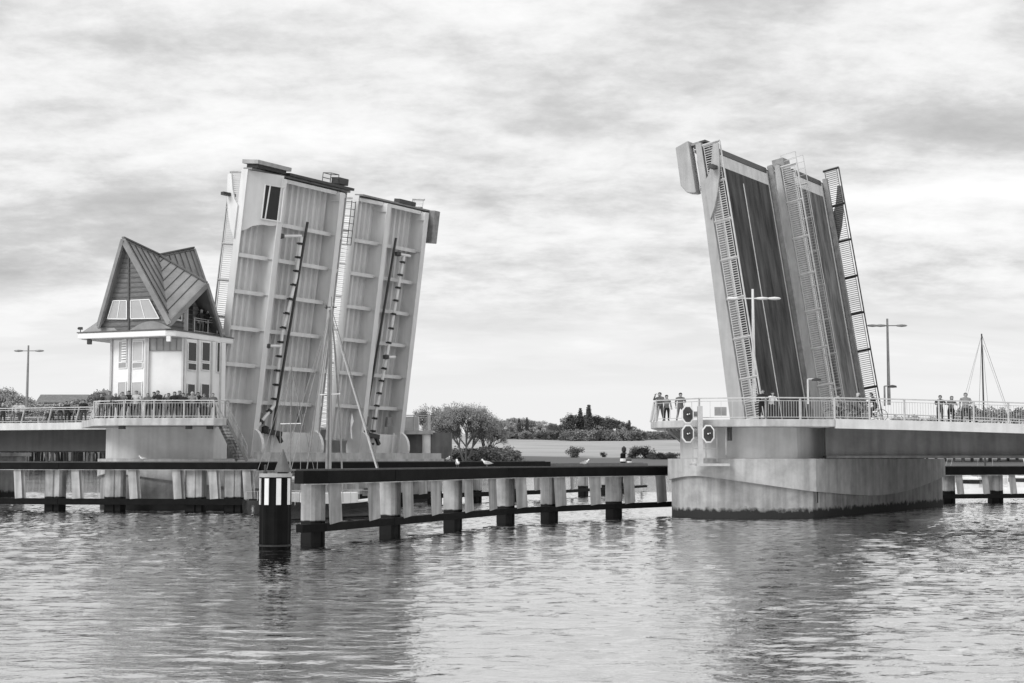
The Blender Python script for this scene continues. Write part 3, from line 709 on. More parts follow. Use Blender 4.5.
roofpoly([Fp,Ct,J],(J-Fp),0); roofpoly([Ct,Lp,J],(J-Lp),0); roofpoly([Ct,Lp,J2],(J2-Lp),0); roofpoly([Ct,Bp,J2],(J2-Bp),0)
# barge boards
bb=MB()
for A_,B_ in((Fp,K),(Fp,J),(Rp,K),(Rp,K2),(Bp,K2),(Bp,J2),(Lp,J),(Lp,J2)): bb.bar(A_-Z*.12,B_-Z*.12,.16,.34)
part('barge_board',bb,M['roof'],ch)
rc=MB()
for A_,B_ in((Fp,Ct),(Ct,Bp),(Ct,Rp),(Ct,Lp)): rc.bar(A_+Z*.05,B_+Z*.05,.22,.1)
part('ridge_cap',rc,M['roofseam'],ch)
# front gable wall with cladding boards
gw=MB(); 
def tri_wall(tA,tB,r,zb,apex_t,apex_z,name,m,axis='F'):
    mb=MB(); fn=(lambda t,z:H(t,r,z)) if axis=='F' else (lambda t,z:H(r,t,z))
    nrm=-u2 if axis=='F' else a
    mb.slab([fn(tA,zb),fn(tB,zb),fn(apex_t,apex_z)],.12,nrm); part(name,mb,m,ch)
    bd=MB(); z=zb+.3
    while z<apex_z-.4:
        f=(z-zb)/(apex_z-zb); ta=tA+(apex_t-tA)*f; tb=tB+(apex_t-tB)*f
        bd.bar(fn(ta,z)+nrm*.02,fn(tb,z)+nrm*.02,.05,.05); z+=.32
    part('cladding_board',bd,M['roofseam'],ch)
# front gable wall leans out with the verge
def gtr(P_): d=P_-HO; return d.dot(u1),d.dot(u2),P_.z
ft,fr__,fz=gtr(Fp)
def leanr(z): return .15-.85*(z-RZ)/(fz-RZ)
def Fw(px,py,off=0):
    r_=.0
    for _ in range(6): P_=Hr(px,py,r_); r_=leanr(P_.z)
    return Hr(px,py,r_-off)
gA,gB,gC=H(.15,.15,RZ),H(5.85,.15,RZ),H(ft,leanr(fz-.35),fz-.35)
gn=(gB-gA).cross(gC-gA).normalized(); gn=gn if gn.y<0 else -gn
part('gable_wall',MB().slab([gA,gB,gC],.12,gn),M['clad'],ch)
bd=MB(); z=RZ+.3
while z<fz-.9:
    f=(z-RZ)/(gC.z-RZ); bd.bar(gA.lerp(gC,f)+gn*.02,gB.lerp(gC,f)+gn*.02,.05,.05); z+=.32
part('cladding_board',bd,M['roofseam'],ch)
rt_,rr_,rz_=gtr(Rp)
tri_wall(.3,6.2,.75,RZ,rr_,rz_-.35,'gable_wall',M['clad'],'R')
part('gable_wall',MB().slab([H(.3,7,RZ),H(5.8,7,RZ),H(3,7,17.2)],.12,u2),M['clad'],ch)
part('gable_wall',MB().slab([H(6.2,.3,RZ),H(6.2,6.2,RZ),H(6.2,3.2,15.0)],.12,u1),M['clad'],ch)
part('gable_post',MB().bar(Fw(128.6,330,.05),Fw(128.6,255,.05),.09,.09),M['roofseam'],ch)
part('skirt_roof',MB().slab([H(7.2,.05,RZ+.01),H(5.6,.2,RZ+.95),H(4.4,.1,RZ+.02)],.08,-u2),M['roof'],ch)
n=14; part('arched_panel',MB().slab([H(.05+3.3*k/n,.02,RZ+.01+.55*math.sin(math.pi*k/n)) for k in range(n+1)],.06,-u2),M['roof'],ch)
def window(pts,parent,nrm,split=1,fw=.09,label=None,glass=None):
    """frame and pane on a wall; pts anticlockwise quad in world"""
    nrm=V(nrm); mb=MB(); n=len(pts)
    for i in range(n): mb.bar(pts[i]+nrm*.04,pts[(i+1)%n]+nrm*.04,fw,fw,nrm)
    for k in range(1,split): t=k/split; mb.bar(pts[0].lerp(pts[1],t)+nrm*.04,pts[3].lerp(pts[2],t)+nrm*.04,fw*.8,fw*.8,nrm)
    o=part('window',mb,M['frame'],parent,label=label); part('pane',MB().slab([p+nrm*.03 for p in pts],.02,nrm),glass or M['glass'],o); return o
nF=gn
window([Fw(*x,.10) for x in((108,318.7),(127,319),(127,300.5),(113.5,300.7))],ch,nF,2,.055,None,M['glass_skyrefl'])
window([Fw(*x,.10) for x in((131,318.7),(159.5,318.3),(149.5,299.3),(131,300.2))],ch,nF,2,.055,None,M['glass_skyrefl'])
window([H(.75,1.3,RZ+.75)+a*.02,H(.75,2.1,RZ+.75)+a*.02,H(.75,2.1,RZ+1.9)+a*.02,H(.75,1.8,RZ+1.6)+a*.02],ch,a,1)
part('door',MB().slab([H(.75,2.6,RZ+.02)+a*.03,H(.75,3.5,RZ+.02)+a*.03,H(.75,3.5,RZ+2.2)+a*.03,H(.75,2.6,RZ+2.2)+a*.03],.05,a),M['black'],ch,label='open balcony doorway, its dark interior a black panel')  # black panel painted for the unlit interior behind the open door
part('door_leaf',MB().slab([H(.45,2.55,RZ+.02),H(.75,2.5,RZ+.02),H(.75,2.5,RZ+2.1),H(.45,2.55,RZ+2.1)],.04,u2),M['frame'],ch)
railing('balcony_rail',[H(.25,3.0,RZ),H(.25,6.3,RZ),H(.7,6.5,RZ)],ch,h=1.0,post=1.6,bal=2.5,rt=.025,postw=.05)
# lower walls: windows per wall segment
def onwall(i,px):
    A_,B_=Wp[i],Wp[i+1]; k=(px-512)/1426.8; t=(A_.x-k*A_.y)/(-(B_.x-A_.x)+k*(B_.y-A_.y)); return A_.lerp(B_,t)
def wwin(i,x0,x1,y0,y1,split=1,glass=None,label=None):
    A_=onwall(i,x0);B_=onwall(i,x1);d=(B_-A_).normalized();nr=V((d.y,-d.x,0)); Ym=(A_.y+B_.y)/2
    z1=Zat(y0,Ym); z0=max(DZL+.05,Zat(y1,Ym)); nr=nr if nr.y<0 else -nr
    A_=A_+nr*.015;B_=B_+nr*.015
    return window([A_+Z*z0,B_+Z*z0,B_+Z*z1,A_+Z*z1],ch,nr,split,.045,label,glass or (M['glass_skyrefl'] if i==0 else None))
M['shade']=mat('window_blind',.5,.6,.1,2); M['panel']=mat('window_panel',.3,.5,.1,2)
wwin(0,117,125,341,362,label='window with louvred blinds'); wwin(0,131,141,341,361); wwin(0,131,141,362.5,368,glass=M['panel']); wwin(0,117,125,362.5,368,glass=M['panel'])
wwin(0,117,125,382,417); wwin(0,131,141,382,417)
lv=MB()
A_=onwall(0,120.5);B_=onwall(0,125); 
for k in range(9): z=Zat(342+k*2.6,98); lv.bar(A_+Z*z+V((-.05,-.12,0)),B_+Z*z+V((-.05,-.12,0)),.03,.09)
part('louvre',lv,M['frame'],ch)
wwin(2,185.5,194,342,361); wwin(2,199.5,207.5,342,361); wwin(2,185.5,194,363,370); wwin(2,199.5,207.5,363,370)
wwin(2,185.5,193,384,417); wwin(2,199.5,207.5,384,417); wwin(2,214.5,217.5,342,372)
cp=MB()
for i,px in((0,109.5),(0,128.3),(0,144.3),(1,146.5),(1,181.5),(2,184),(2,196.8),(2,210.5),(2,219.5)):
    p=onwall(i,px); cp.bar(p+V((-.02,-.10,DZL)),p+V((-.02,-.10,RBZ-.04)),.13,.13)
part('corner_post',cp,M['shade'],ch)
pn=MB(); A_=onwall(1,147.5);B_=onwall(1,181)
for k in range(6): 
    p=A_.lerp(B_,k/5); pn.bar(p+V((0,-.06,10.6)),p+V((0,-.06,RBZ-.06)),.04,.04)
pn.bar(A_+V((0,-.06,10.6)),B_+V((0,-.06,10.6)),.05,.05); part('frieze_panel',pn,M['steel'],ch)
part('frieze_board',MB().slab([A_+V((0,-.03,10.62)),B_+V((0,-.03,10.62)),B_+V((0,-.03,RBZ-.06)),A_+V((0,-.03,RBZ-.06))],.02,(0,-1,0)),M['shadegrey'],ch)
def camera_unit(p,label):
    t=thing('security_camera',label,'camera',p,0,None)
    part('housing',MB().box(-.22,.22,-.15,.15,.25,.5).lathe((.0,0,.1),[(.05,-.1),(.05,.15)],8),M['steeldark'],t,local=True); part('lens',MB().tube((-.22,0,.38),(-.32,0,.36),.09,.09),M['black'],t,local=True); t.scale=(.6,.6,.7)
camera_unit(H(S-.15,.1,RZ),'small dark camera on the left corner of the house roof slab')
camera_unit(H(.25,S-1.2,RZ),'small dark camera on the right corner of the house roof slab by the raised leaf')
for t_,r_,l_ in ((S-.8,.25,'small dark lamp hanging under the left corner of the roof slab'),(.35,.2,'pale lamp box hanging under the near corner of the roof slab')):
    tag(part('hanging_lamp',MB().box(-.14,.14,-.14,.14,-.36,0,Matrix.Translation(H(t_,r_,RBZ-.01))),M['white'] if 'pale' in l_ else M['steeldark'],None,bevel=.02),l_,'lamp')
# ------------------------------------------------------------------ fenders
def fender(label,pts,piles,hang,ztop=2.88,zb=2.36,lowz=(.42,.74),wide=.85,topm='beam',):
    root=thing('fender_wall',label,'fender',(pts[0][0],pts[0][1],0))
    pts=[V((x,y,0)) for x,y in pts]; tb=MB(); lb=MB(); wk=MB(); li=MB()
    cum=[0]
    for A_,B_ in zip(pts[:-1],pts[1:]): cum.append(cum[-1]+(B_-A_).length)
    def at(d):
        for i in range(len(pts)-1):
            if d<=cum[i+1] or i==len(pts)-2:
                A_,B_=pts[i],pts[i+1]; return A_.lerp(B_,(d-cum[i])/(cum[i+1]-cum[i])),(B_-A_).normalized()
    for i,(A_,B_) in enumerate(zip(pts[:-1],pts[1:])):
        d=(B_-A_).normalized()
        c=.25 if i%2 else .27
        tb.bar(A_-d*.05+Z*(ztop+zb)/2,B_+d*.05+Z*(ztop+zb)/2,c*2,ztop-zb-.001*i)
        lb.bar(A_+Z*(lowz[0]+lowz[1])/2,B_+d*.02+Z*(lowz[0]+lowz[1])/2,c*1.5,lowz[1]-lowz[0]-.001*i)
        nb=V((-d.y,d.x,0)); 
        wk.bar(A_+nb*.6+Z*(ztop+.03),B_+nb*.6+Z*(ztop+.03),.7,.06)
        li.bar(A_-nb*.28+Z*(zb-.02),B_-nb*.28+Z*(zb-.02),.12,.035)
    part('top_beam',tb,M[topm],root,bevel=.02); part('lower_beam',lb,M['beam'],root,bevel=.02); part('walkway',wk,M['plank'],root); part('rubbing_strip',li,M['pile2'],root)
    T=cum[-1]
    for f in piles:
        c,d=at(f*T); mb=MB(); ang=math.atan2(d.y,d.x); Mx=Matrix.Translation(c+V((-d.y,d.x,0))*.55)@Matrix.Rotation(ang,4,'Z')
        # box pile of two sheet sections: chamfered outline with a groove
        w2=wide/2; o=[(-w2,-.30),(-w2+.12,-.42),(.10,-.42),(.16,-.34),(.22,-.42),(w2,-.42),(w2+.1,-.25),(w2+.1,.3),(-w2,.3)]
        mb.prism(o,-2.5,zb-.01,M=Mx); part('pile',mb,M['pile'],root)
    HW=.98 if 'long low' in label or 'channel side' in label else .55
    for f in hang:
        c,d=at(f*T); mb=MB(); nb=V((-d.y,d.x,0)); lean=nb*.15-d*.08
        b_=c+Z*(lowz[1]+.0)-nb*.0; t_=c+Z*(zb+.05)-d*.22*0; 
        mb.bar(b_-nb*.20+d*.12,t_-nb*.2-d*.05,HW,.04,nb); mb.bar(b_-nb*.02+d*(HW/2+.1),t_-nb*.02+d*(HW/2-.07),.04,.36,d)
        h=part('hanger',mb,M['pile2'],root)
    return root
nf=[(X(300,57.2),57.2),(-7.7,58.2),(-5.4,63.7),(-2.9,69.6),(-.4,75.9),(2.2,79.6),(5.9,83.9),(9.9,88.3)]
def fr(pts,xs_):
    """fractions along a path where given view columns fall"""
    out=[];cum=[0]
    for A_,B_ in zip(pts[:-1],pts[1:]): cum.append(cum[-1]+math.dist(A_,B_))
    for px in xs_:
        k=(px-512)/1426.8
        for i in range(len(pts)-1):
            A_,B_=pts[i],pts[i+1]; dn_=(B_[0]-A_[0])-k*(B_[1]-A_[1])
            t=(k*A_[1]-A_[0])/dn_
            if -.001<=t<=1.001: out.append((cum[i]+t*(cum[i+1]-cum[i]))/cum[-1]); break
    return out
fender('long low fender of grey piles and black beams from the striped pile to the right pier',nf,fr(nf,[322,400,462,513,556,620]),fr(nf,[331,370,404,432,465,489,518,557,592,626,658]),wide=.68)
lf_=[(X(-70,97.5),97.5),(X(60,95),95.0),(X(258,93.6),93.6)]
fender('black topped fender wall in front of the control house pier',lf_,fr(lf_,[-40,51,112,193,232]),fr(lf_,[-10,20,77,134,178,214,248]),ztop=3.12,zb=2.66,lowz=(.34,.74),wide=1.15)
cf=[(X(259,93.8),93.8),(3.1,123.6)]
fender('fender lining the channel side of the left pier, beyond the near fender',cf,fr(cf,[300,360,405,440,480,520]),fr(cf,[270,330,385,420,460,500,535]),ztop=3.12,zb=2.6,lowz=(.35,.7),wide=.9)
ff=[(3.6,124.5),(14.2,152)]
fender('furthest fender run, ending at the small beacon in mid channel',ff,fr(ff,[560,588,608,632]),fr(ff,[570,598,618,640]),ztop=2.9,zb=2.55,lowz=(.35,.6),wide=.9,topm='plank')
rf=[(X(940,112),112),(X(1100,116),116)]
fender('fender emerging to the right of the right pier in front of the moored boats',rf,fr(rf,[950,998,1050]),fr(rf,[957,983,1010,1030]),ztop=2.75,zb=2.1,lowz=(.25,.6),wide=.95)
# ------------------------------------------------------------------ striped dolphin with cone daymark
dp=thing('mooring_pile','thick black pile with white upper stripes in front of the fender end','mooring pile',(X(276,54.6),54.6,0))
n=16; mb=MB(); st=MB(); r0=.60
def ringp(r,n_=16,off=0): return [(math.cos(2*math.pi*(k+off)/n_)*r,math.sin(2*math.pi*(k+off)/n_)*r) for k in range(n_)]
cor=[]
for k in range(32):
    r=r0-.05 if (k//2)%2 else r0
    t=2*math.pi*(k+.5)/32; cor.append((math.cos(t)*r,math.sin(t)*r))
mb.prism(cor,-3,2.75); part('shaft',mb,M['blackband'],dp,local=True)
for k in range(8):
    t0=2*math.pi*(k*4+1.05)/32; t1=2*math.pi*(k*4+1.95+1)/32
    ta,tb_=t0+.0,t1-.07
    q=[(math.cos(ta)*(r0+.012),math.sin(ta)*(r0+.012)),(math.cos(tb_)*(r0+.012),math.sin(tb_)*(r0+.012)),(math.cos(tb_)*(r0-.03),math.sin(tb_)*(r0-.03)),(math.cos(ta)*(r0-.03),math.sin(ta)*(r0-.03))]
    st.prism(q,1.62,2.62)
part('white_stripe',st,M['white'],dp,local=True); part('cap',MB().prism(ringp(r0+.03,24),2.66,2.80),M['shadegrey'],dp,local=True)
part('collar',MB().prism(ringp(r0+.045,24),.05,.12),M['black'],dp,local=True)
cn=thing('cone_daymark','grey cone shaped daymark standing on the striped pile','daymark',(X(283.5,54.6),54.45,2.80))
part('cone',MB().lathe((0,0,.06),[(.33,0),(.32,.03),(.02,.86)],20),M['stripe'],cn,local=True); part('stand',MB().lathe((0,0,0),[(.2,0),(.2,.06)],12),M['steeldark'],cn,local=True)
tag(part('navigation_lamp',MB().lathe((X(266,54.6),54.5,2.80),[(.08,0),(.08,.08),(.05,.1),(.05,.3),(.02,.34)],10),M['steeldark']),'tiny dark lantern on top of the striped pile, left of the cone','lamp')
# beacon in mid channel
bc=thing('channel_beacon','small black and white banded beacon posts where the furthest fender ends','beacon',(X(625,150),150,0))
part('post',MB().tube((X(623,150),150,-1),(X(623,150),150,3.9),.28,.28,12).tube((X(629,150),150.2,-1),(X(629,150),150.2,3.3),.28,.28,12),M['blackband'],bc)
part('white_band',MB().tube((X(623,150),150,3.1),(X(623,150),150,3.4),.31,.31,12).tube((X(629,150),150.2,2.9),(X(629,150),150.2,3.15),.31,.31,12),M['white'],bc)
part('lantern',MB().lathe((X(624,150),150,3.9),[(.3,0),(.3,.1),(.15,.15),(.25,.3),(.25,.6),(.05,.8)],12),M['black'],bc)
# ------------------------------------------------------------------ signal mast
sm=thing('signal_mast','post with three dark octagonal signal boards rimmed in white on the right pier nose','signal',(X(701,80.9),80.9,3.1))
yy=80.7
part('post',MB().box(X(701,yy)-.14,X(701,yy)+.14,yy+.1,yy+.38,Zat(464,yy),Zat(406,yy)),M['rail'],sm)
part('arm',MB().bar((X(684,yy),yy+.3,Zat(414,yy)),(X(701,yy),yy+.3,Zat(414,yy)),.1,.3),M['steel'],sm)
part('arm',MB().bar((X(684,yy),yy+.3,Zat(434,yy)),(X(712,yy),yy+.3,Zat(434,yy)),.1,.3),M['steel'],sm)
part('foot_bracket',MB().box(X(697,yy),X(730,yy),yy,yy+1.0,Zat(466,yy)-.0,Zat(463.5,yy)),M['rail'],sm)
def octa(cx,cz,hw,hh,y0,y1,mb):
    pr=[(-.42,-1),(.42,-1),(1,-.5),(1,.5),(.42,1),(-.42,1),(-1,.5),(-1,-.5)]
    vs=[V((cx+x*hw,y0,cz+z*hh)) for x,z in pr]+[V((cx+x*hw,y1,cz+z*hh)) for x,z in pr]
    return mb.add(vs,[tuple(range(8)),tuple(range(8,16))[::-1]]+[(k,(k+1)%8,8+(k+1)%8,8+k) for k in range(8)])
for px,py in((688.2,414.5),(688.2,433.8),(708.6,433.8)):
    cx,cz=X(px,yy),Zat(py,yy)
    bdp=part('signal_board',octa(cx,cz,.34,.50,yy-.02,yy+.12,MB()),M['white'],sm)
    part('board_face',octa(cx,cz,.27,.42,yy-.05,yy-.022,MB()),M['steeldark'],bdp)
    part('signal_lens',MB().tube((cx,yy-.051,cz),(cx,yy-.20,cz),.10,.12,14),M['black'],bdp)
    part('lens_glint',MB().tube((cx-.04,yy-.201,cz+.0),(cx-.04,yy-.21,cz+.0),.045,.045,10).tube((cx+.07,yy-.201,cz+.03),(cx+.07,yy-.21,cz+.03),.03,.03,10),M['white'],bdp)
    part('relay_box',MB().box(cx-.2,cx+.3,yy+.121,yy+.38,cz-.25,cz+.25),M['steeldark'],bdp)
# ------------------------------------------------------------------ lamps
def lamp(label,px,Y,ybase,ytop,yarm,heads,m,third=True,grp=None):
    root=thing('street_lamp',label,'street lamp',(X(px,Y),Y,Zat(ybase,Y)))
    x=X(px,Y); zb=Zat(ybase,Y); zt=Zat(ytop,Y); za=Zat(yarm,Y)
    part('mast',MB().tube((x,Y,zb),(x,Y,zt),.13,.075,12),m,root)
    xl,xr=X(heads[0],Y),X(heads[-1],Y)
    part('arm',MB().tube((xl,Y,za),(xr,Y,za),.04,.04,8),m,root)
    for hx in heads:
        xx=X(hx,Y); s_=-1 if xx<x else 1
        mb=MB()
        sec=[(-.0,.03),(.12,.10),(.45,.15),(.75,.10),(.85,.03)]; vs=[];nn_=8
        for l,r in sec:
            for k in range(nn_): t=2*math.pi*k/nn_; vs.append((xx+s_*(l-.4),Y+math.cos(t)*r*1.3,za+math.sin(t)*r*.7))
        fs=[(j*nn_+k,j*nn_+(k+1)%nn_,(j+1)*nn_+(k+1)%nn_,(j+1)*nn_+k) for j in range(4) for k in range(nn_)]+[tuple(range(nn_)),tuple(range(32,40))]
        mb.add(vs,fs); part('lamp_head',mb,m,root,smooth=True)
lamp('pale street lamp with two arms standing before the dark road of the right leaf',755,87,402,288,297.5,[736,764,776],M['white'])
lamp('dark grey two armed street lamp beyond the right leaves, above the cyclists',890.3,103,405,318,325,[876,884,904],M['steel'])
lamp('slim grey two armed street lamp on the left approach',25.3,125,408,345,350.5,[16,36],M['steel'])
def footlamp(label,px,Y,yb,yt,hx,m):
    root=thing('path_lamp',label,'path lamp',(X(px,Y),Y,Zat(yb,Y)))
    part('post',MB().tube((X(px,Y),Y,Zat(yb,Y)),(X(px,Y),Y,Zat(yt,Y)),.07,.06,10).tube((X(px,Y),Y,Zat(yt,Y)),(X(hx,Y),Y,Zat(yt,Y)+.02),.04,.04),m,root)
    part('lamp_head',MB().lathe((X(hx,Y),Y,Zat(yt,Y)-.12),[(.05,0),(.24,.02),(.22,.14),(.04,.2)],12,sx=1.3),M['steeldark'],root)
footlamp('short pale path lamp at the foot of the right leaves, left of the cyclists',809,90,404,379,818,M['white'])
footlamp('short grey path lamp below the dark two armed street lamp',886,98,406,386,894,M['steel'])
# boom barrier box near signal
# ------------------------------------------------------------------ people
def skin_mesh(verts,edges,rad,sub=1):
    me=D.meshes.new('tmp'); me.from_pydata(verts,edges,[]); ob=D.objects.new('tmp',me); col.objects.link(ob)
    s=ob.modifiers.new('s','SKIN'); me.skin_vertices.new() if not me.skin_vertices else None
    for i,r in enumerate(rad):
        sv=me.skin_vertices[0].data[i]; sv.radius=(r,r) if not isinstance(r,tuple) else r; sv.use_root=(i==0)
    u_=ob.modifiers.new('u','SUBSURF'); u_.levels=sub; u_.render_levels=sub
    dg=bpy.context.evaluated_depsgraph_get(); dg.update(); m2=D.meshes.new_from_object(ob.evaluated_get(dg))
    D.objects.remove(ob); D.meshes.remove(me); return m2
SK=mat('skin',.35,.6,.05,5); HAIRS=[mat('hair_dark',.015,.6,.2,5),mat('hair_grey',.45,.6,.2,5),mat('hair_mid',.12,.6,.2,5)]
CL={k:mat('cloth_'+k,v_,.85,.25,4) for k,v_ in dict(black=.012,dark=.035,mid=.11,grey=.22,light=.45,white=.7,denim=.07).items()}
def pose(kind):
    """joints in metres, facing -y"""
    hip=.93; v=[(0,0,hip),(0,.0,1.08),(0,-.01,1.25),(0,.01,1.42),(0,0,1.50),(0,-.02,1.56),(0,-.03,1.64),(0,-.02,1.72)]
    r=[(.155,.11),(.145,.10),(.17,.11),(.16,.09),(.055,.055),(.07,.08),(.078,.095),(.06,.07)]
    e=[(0,1),(1,2),(2,3),(3,4),(4,5),(5,6),(6,7)]
    leg={'stand':((.11,.0,.5),(.12,.02,.08),(.13,-.10,.04)),'wide':((.14,-.02,.5),(.2,.02,.08),(.22,-.1,.04)),'ride':((.12,-.35,.72),(.12,-.22,.30),(.12,-.34,.26)),'sit':((.14,-.35,.5),(.15,-.30,.08),(.15,-.42,.04))}
    lk={'stand':'stand','lean':'stand','photo':'wide','ride':'ride','cross':'wide'}[kind]
    k1,an,toe=leg[lk]
    for s_ in(1,-1):
        sh=.25 if (kind=='ride' and s_<0) else 0
        i=len(v); v+=[(s_*.10,0,.86),(s_*k1[0],k1[1]+sh*.5,k1[2]-sh*.5),(s_*an[0],an[1]+sh,an[2]-sh*.2+ (0 if s_>0 else 0)),(s_*toe[0],toe[1]+sh,toe[2]-sh*.2)]; r+=[.10,.065,.045,.04]; e+=[(0,i),(i,i+1),(i+1,i+2),(i+2,i+3)]
    arms={'stand':[((.24,.02,1.17),(.25,-.08,.93)),((.24,.03,1.17),(.24,-.03,.90))],'lean':[((.27,-.10,1.18),(.14,-.36,1.17)),((.26,-.12,1.18),(.10,-.34,1.18))],
          'photo':[((.27,-.16,1.28),(.09,-.27,1.56)),((.27,-.16,1.28),(.10,-.27,1.55))],'ride':[((.25,-.25,1.17),(.24,-.5,1.05)),((.25,-.25,1.17),(.24,-.5,1.05))],'cross':[((.26,-.05,1.17),(.02,-.22,1.16)),((.25,.03,1.17),(.26,-.05,.92))]}[kind]
    hands=[]
    for s_,(el,wr) in zip((1,-1),arms):
        i=len(v); v+=[(s_*.185,.01,1.41),(s_*el[0],el[1],el[2]),(s_*wr[0],wr[1],wr[2])]; r+=[.07,.048,.033]; e+=[(3,i),(i,i+1),(i+1,i+2)]
        E_=V((s_*el[0],el[1],el[2]));W_=V((s_*wr[0],wr[1],wr[2])); d=(W_-E_).normalized(); v.append(tuple(W_+d*.08)); r.append((.04,.022)); e.append((i+2,i+3)); hands.append((W_+d*.09,d,s_))
    if kind in('lean','ride'):
        f=.28 if kind=='ride' else .14
        v=[(x,y-(max(0,z-hip)*f if abs(x)<.3 else 0),z-max(0,z-hip)*f*.12) for x,y,z in v]
        hands=[(V((h.x,h.y-max(0,h.z-hip)*f,h.z-max(0,h.z-hip)*f*.12)),d,s_) for h,d,s_ in hands]
    me=skin_mesh(v,e,r)
    bm=bmesh.new(); bm.from_mesh(me)
    # fingers
    for h,d,s_ in hands:
        side=d.cross(V((0,0,1))); side=side.normalized() if side.length>.1 else V((1,0,0)); up=side.cross(d)
        for k in range(5):
            mb=MB(); ln=(.06,.075,.08,.072,.055)[k]
            if k==0: b_=h-d*.05+side*.04; mid=b_+d*.03+side*.03; tp=mid+d*.03
            else: b_=h+side*(.024-.017*(k-1))-d*.01; mid=b_+d*ln*.55-up*.008; tp=mid+d*ln*.4-up*.025
            mb.tube(b_,mid,.010,.009,5); mb.tube(mid,tp,.009,.006,5)
            vs=[bm.verts.new(x) for x in mb.v]
            for f_ in mb.f:
                try: bm.faces.new([vs[i] for i in f_])
                except: pass
    bm.to_mesh(me); bm.free()
    # head point
    hp=V(v[6]); neckz=v[4][2]
    # nose
    nz=MB(); nz.lathe((0,0,0),[(.012,-.02),(.018,0),(.004,.035)],6,M=Matrix.Translation(hp+V((0,-.092,-.005))))
    bm=bmesh.new(); bm.from_mesh(me); vs=[bm.verts.new(x) for x in nz.v]
    for f_ in nz.f: bm.faces.new([vs[i] for i in f_])
    for s_ in(-1,1):
        ear=MB().lathe(hp+V((s_*.078,0,-.01)),[(.008,-.03),(.02,0),(.008,.03)],6); vs=[bm.verts.new(x) for x in ear.v]
        for f_ in ear.f: bm.faces.new([vs[i] for i in f_])
    bmesh.ops.recalc_face_normals(bm,faces=bm.faces); bm.to_mesh(me); bm.free()
    me.materials.clear()
    for m in (SK,CL['dark'],CL['denim'],CL['black']): me.materials.append(m)
    hs=[h for h,_,_ in hands]
    for p in me.polygons:
        c=p.center; p.use_smooth=True
        if (c.z>neckz-.0 and (c-hp).length<.26) or any((c-h).length<.10 for h in hs): p.material_index=0
        elif c.z<.10 or (kind=='ride' and c.z<.33): p.material_index=3
        elif c.z<hip+.02 : p.material_index=2
        else: p.material_index=1
    return me,hp
POSES={}
for k in('stand','lean','photo','ride','cross'): POSES[k]=pose(k)
def hairmesh(long):
    mb=MB(); prof=[(.0,-.02)]
    vs=[];n=10;rings=[(-.07 if not long else -.17,.085),(0,.098),(.05,.094),(.09,.07),(.112,.03)]
    for z,r in rings:
        for k in range(n):
            t=2*math.pi*k/n; x=math.cos(t)*r*.92; y=math.sin(t)*r*1.08
            if z<.04 and y<-.02: y=-.02; 
            vs.append((x,y+.012,z))
    fs=[(j*n+k,j*n+(k+1)%n,(j+1)*n+(k+1)%n,(j+1)*n+k) for j in range(len(rings)-1) for k in range(n)]+[tuple(range(n)),tuple(range(n*(len(rings)-1),n*len(rings)))]
    mb.add(vs,fs); me=D.meshes.new('hair'); me.from_pydata(mb.v,[],mb.f); me.materials.append(HAIRS[0])
    for p in me.polygons: p.use_smooth=True
    return me
HM=[hairmesh(False),hairmesh(True)]
def person(label,px,Y,zf,kind='stand',rz=0,top='dark',leg='denim',hair=0,long=False,h=1.74,group=None,x=None):
    me,hp=POSES[kind]; s=h/1.76
    o=D.objects.new('person',me); col.objects.link(o); o.location=(X(px,Y) if x is None else x,Y,zf-.01); o.rotation_euler=(0,0,rz); o.scale=(s*1.24,s*1.2,s)
    for i,m in((1,CL[top]),(2,CL[leg])): o.material_slots[i].link='OBJECT'; o.material_slots[i].material=m
    tag(o,label,'person',group)
    hr=D.objects.new('hair',HM[long]); col.objects.link(hr); hr.parent=o; hr.location=hp; hr.material_slots[0].link='OBJECT'; hr.material_slots[0].material=HAIRS[hair]
    return o
g1='people watching from the right pier and approach'
person('person holding a camera up at the left tip of the right platform',660.5,84.9,DZR,'photo',R(-40),'mid','dark',0,group=g1)
person('person in grey beside the photographer at the tip of the right platform',667,85.6,DZR,'stand',R(20),'grey','dark',0,h=1.62,group=g1)
person('person standing alone just left of the octagonal signal boards',681,85.0,DZR,'cross',R(15),'mid','mid',0,h=1.72,group=g1)
person('broad person in a black top leaning on the railing below the pale street lamp',763,81.1,DZR,'lean',0,'black','black',0,h=1.74,group=g1)
person('person in a white top next to the one in black below the pale street lamp',772,81.4,DZR,'lean',R(30),'white','dark',0,long=True,h=1.62,group=g1)
def ds(x): return zR(x)
person('leftmost of the three standing at the right railing, in a black jacket',941,82.3,ds(X(941,82.3)),'lean',0,'dark','black',0,h=1.66,group=g1)
person('long haired person in the middle of the three at the right railing',952,82.4,ds(X(952,82.4)),'lean',R(15),'mid','black',2,True,h=1.64,group=g1)
person('person in a pale jacket standing right of the other two at the right railing',967,82.3,ds(X(967,82.3)),'cross',0,'grey','dark',2,h=1.84,group=g1)
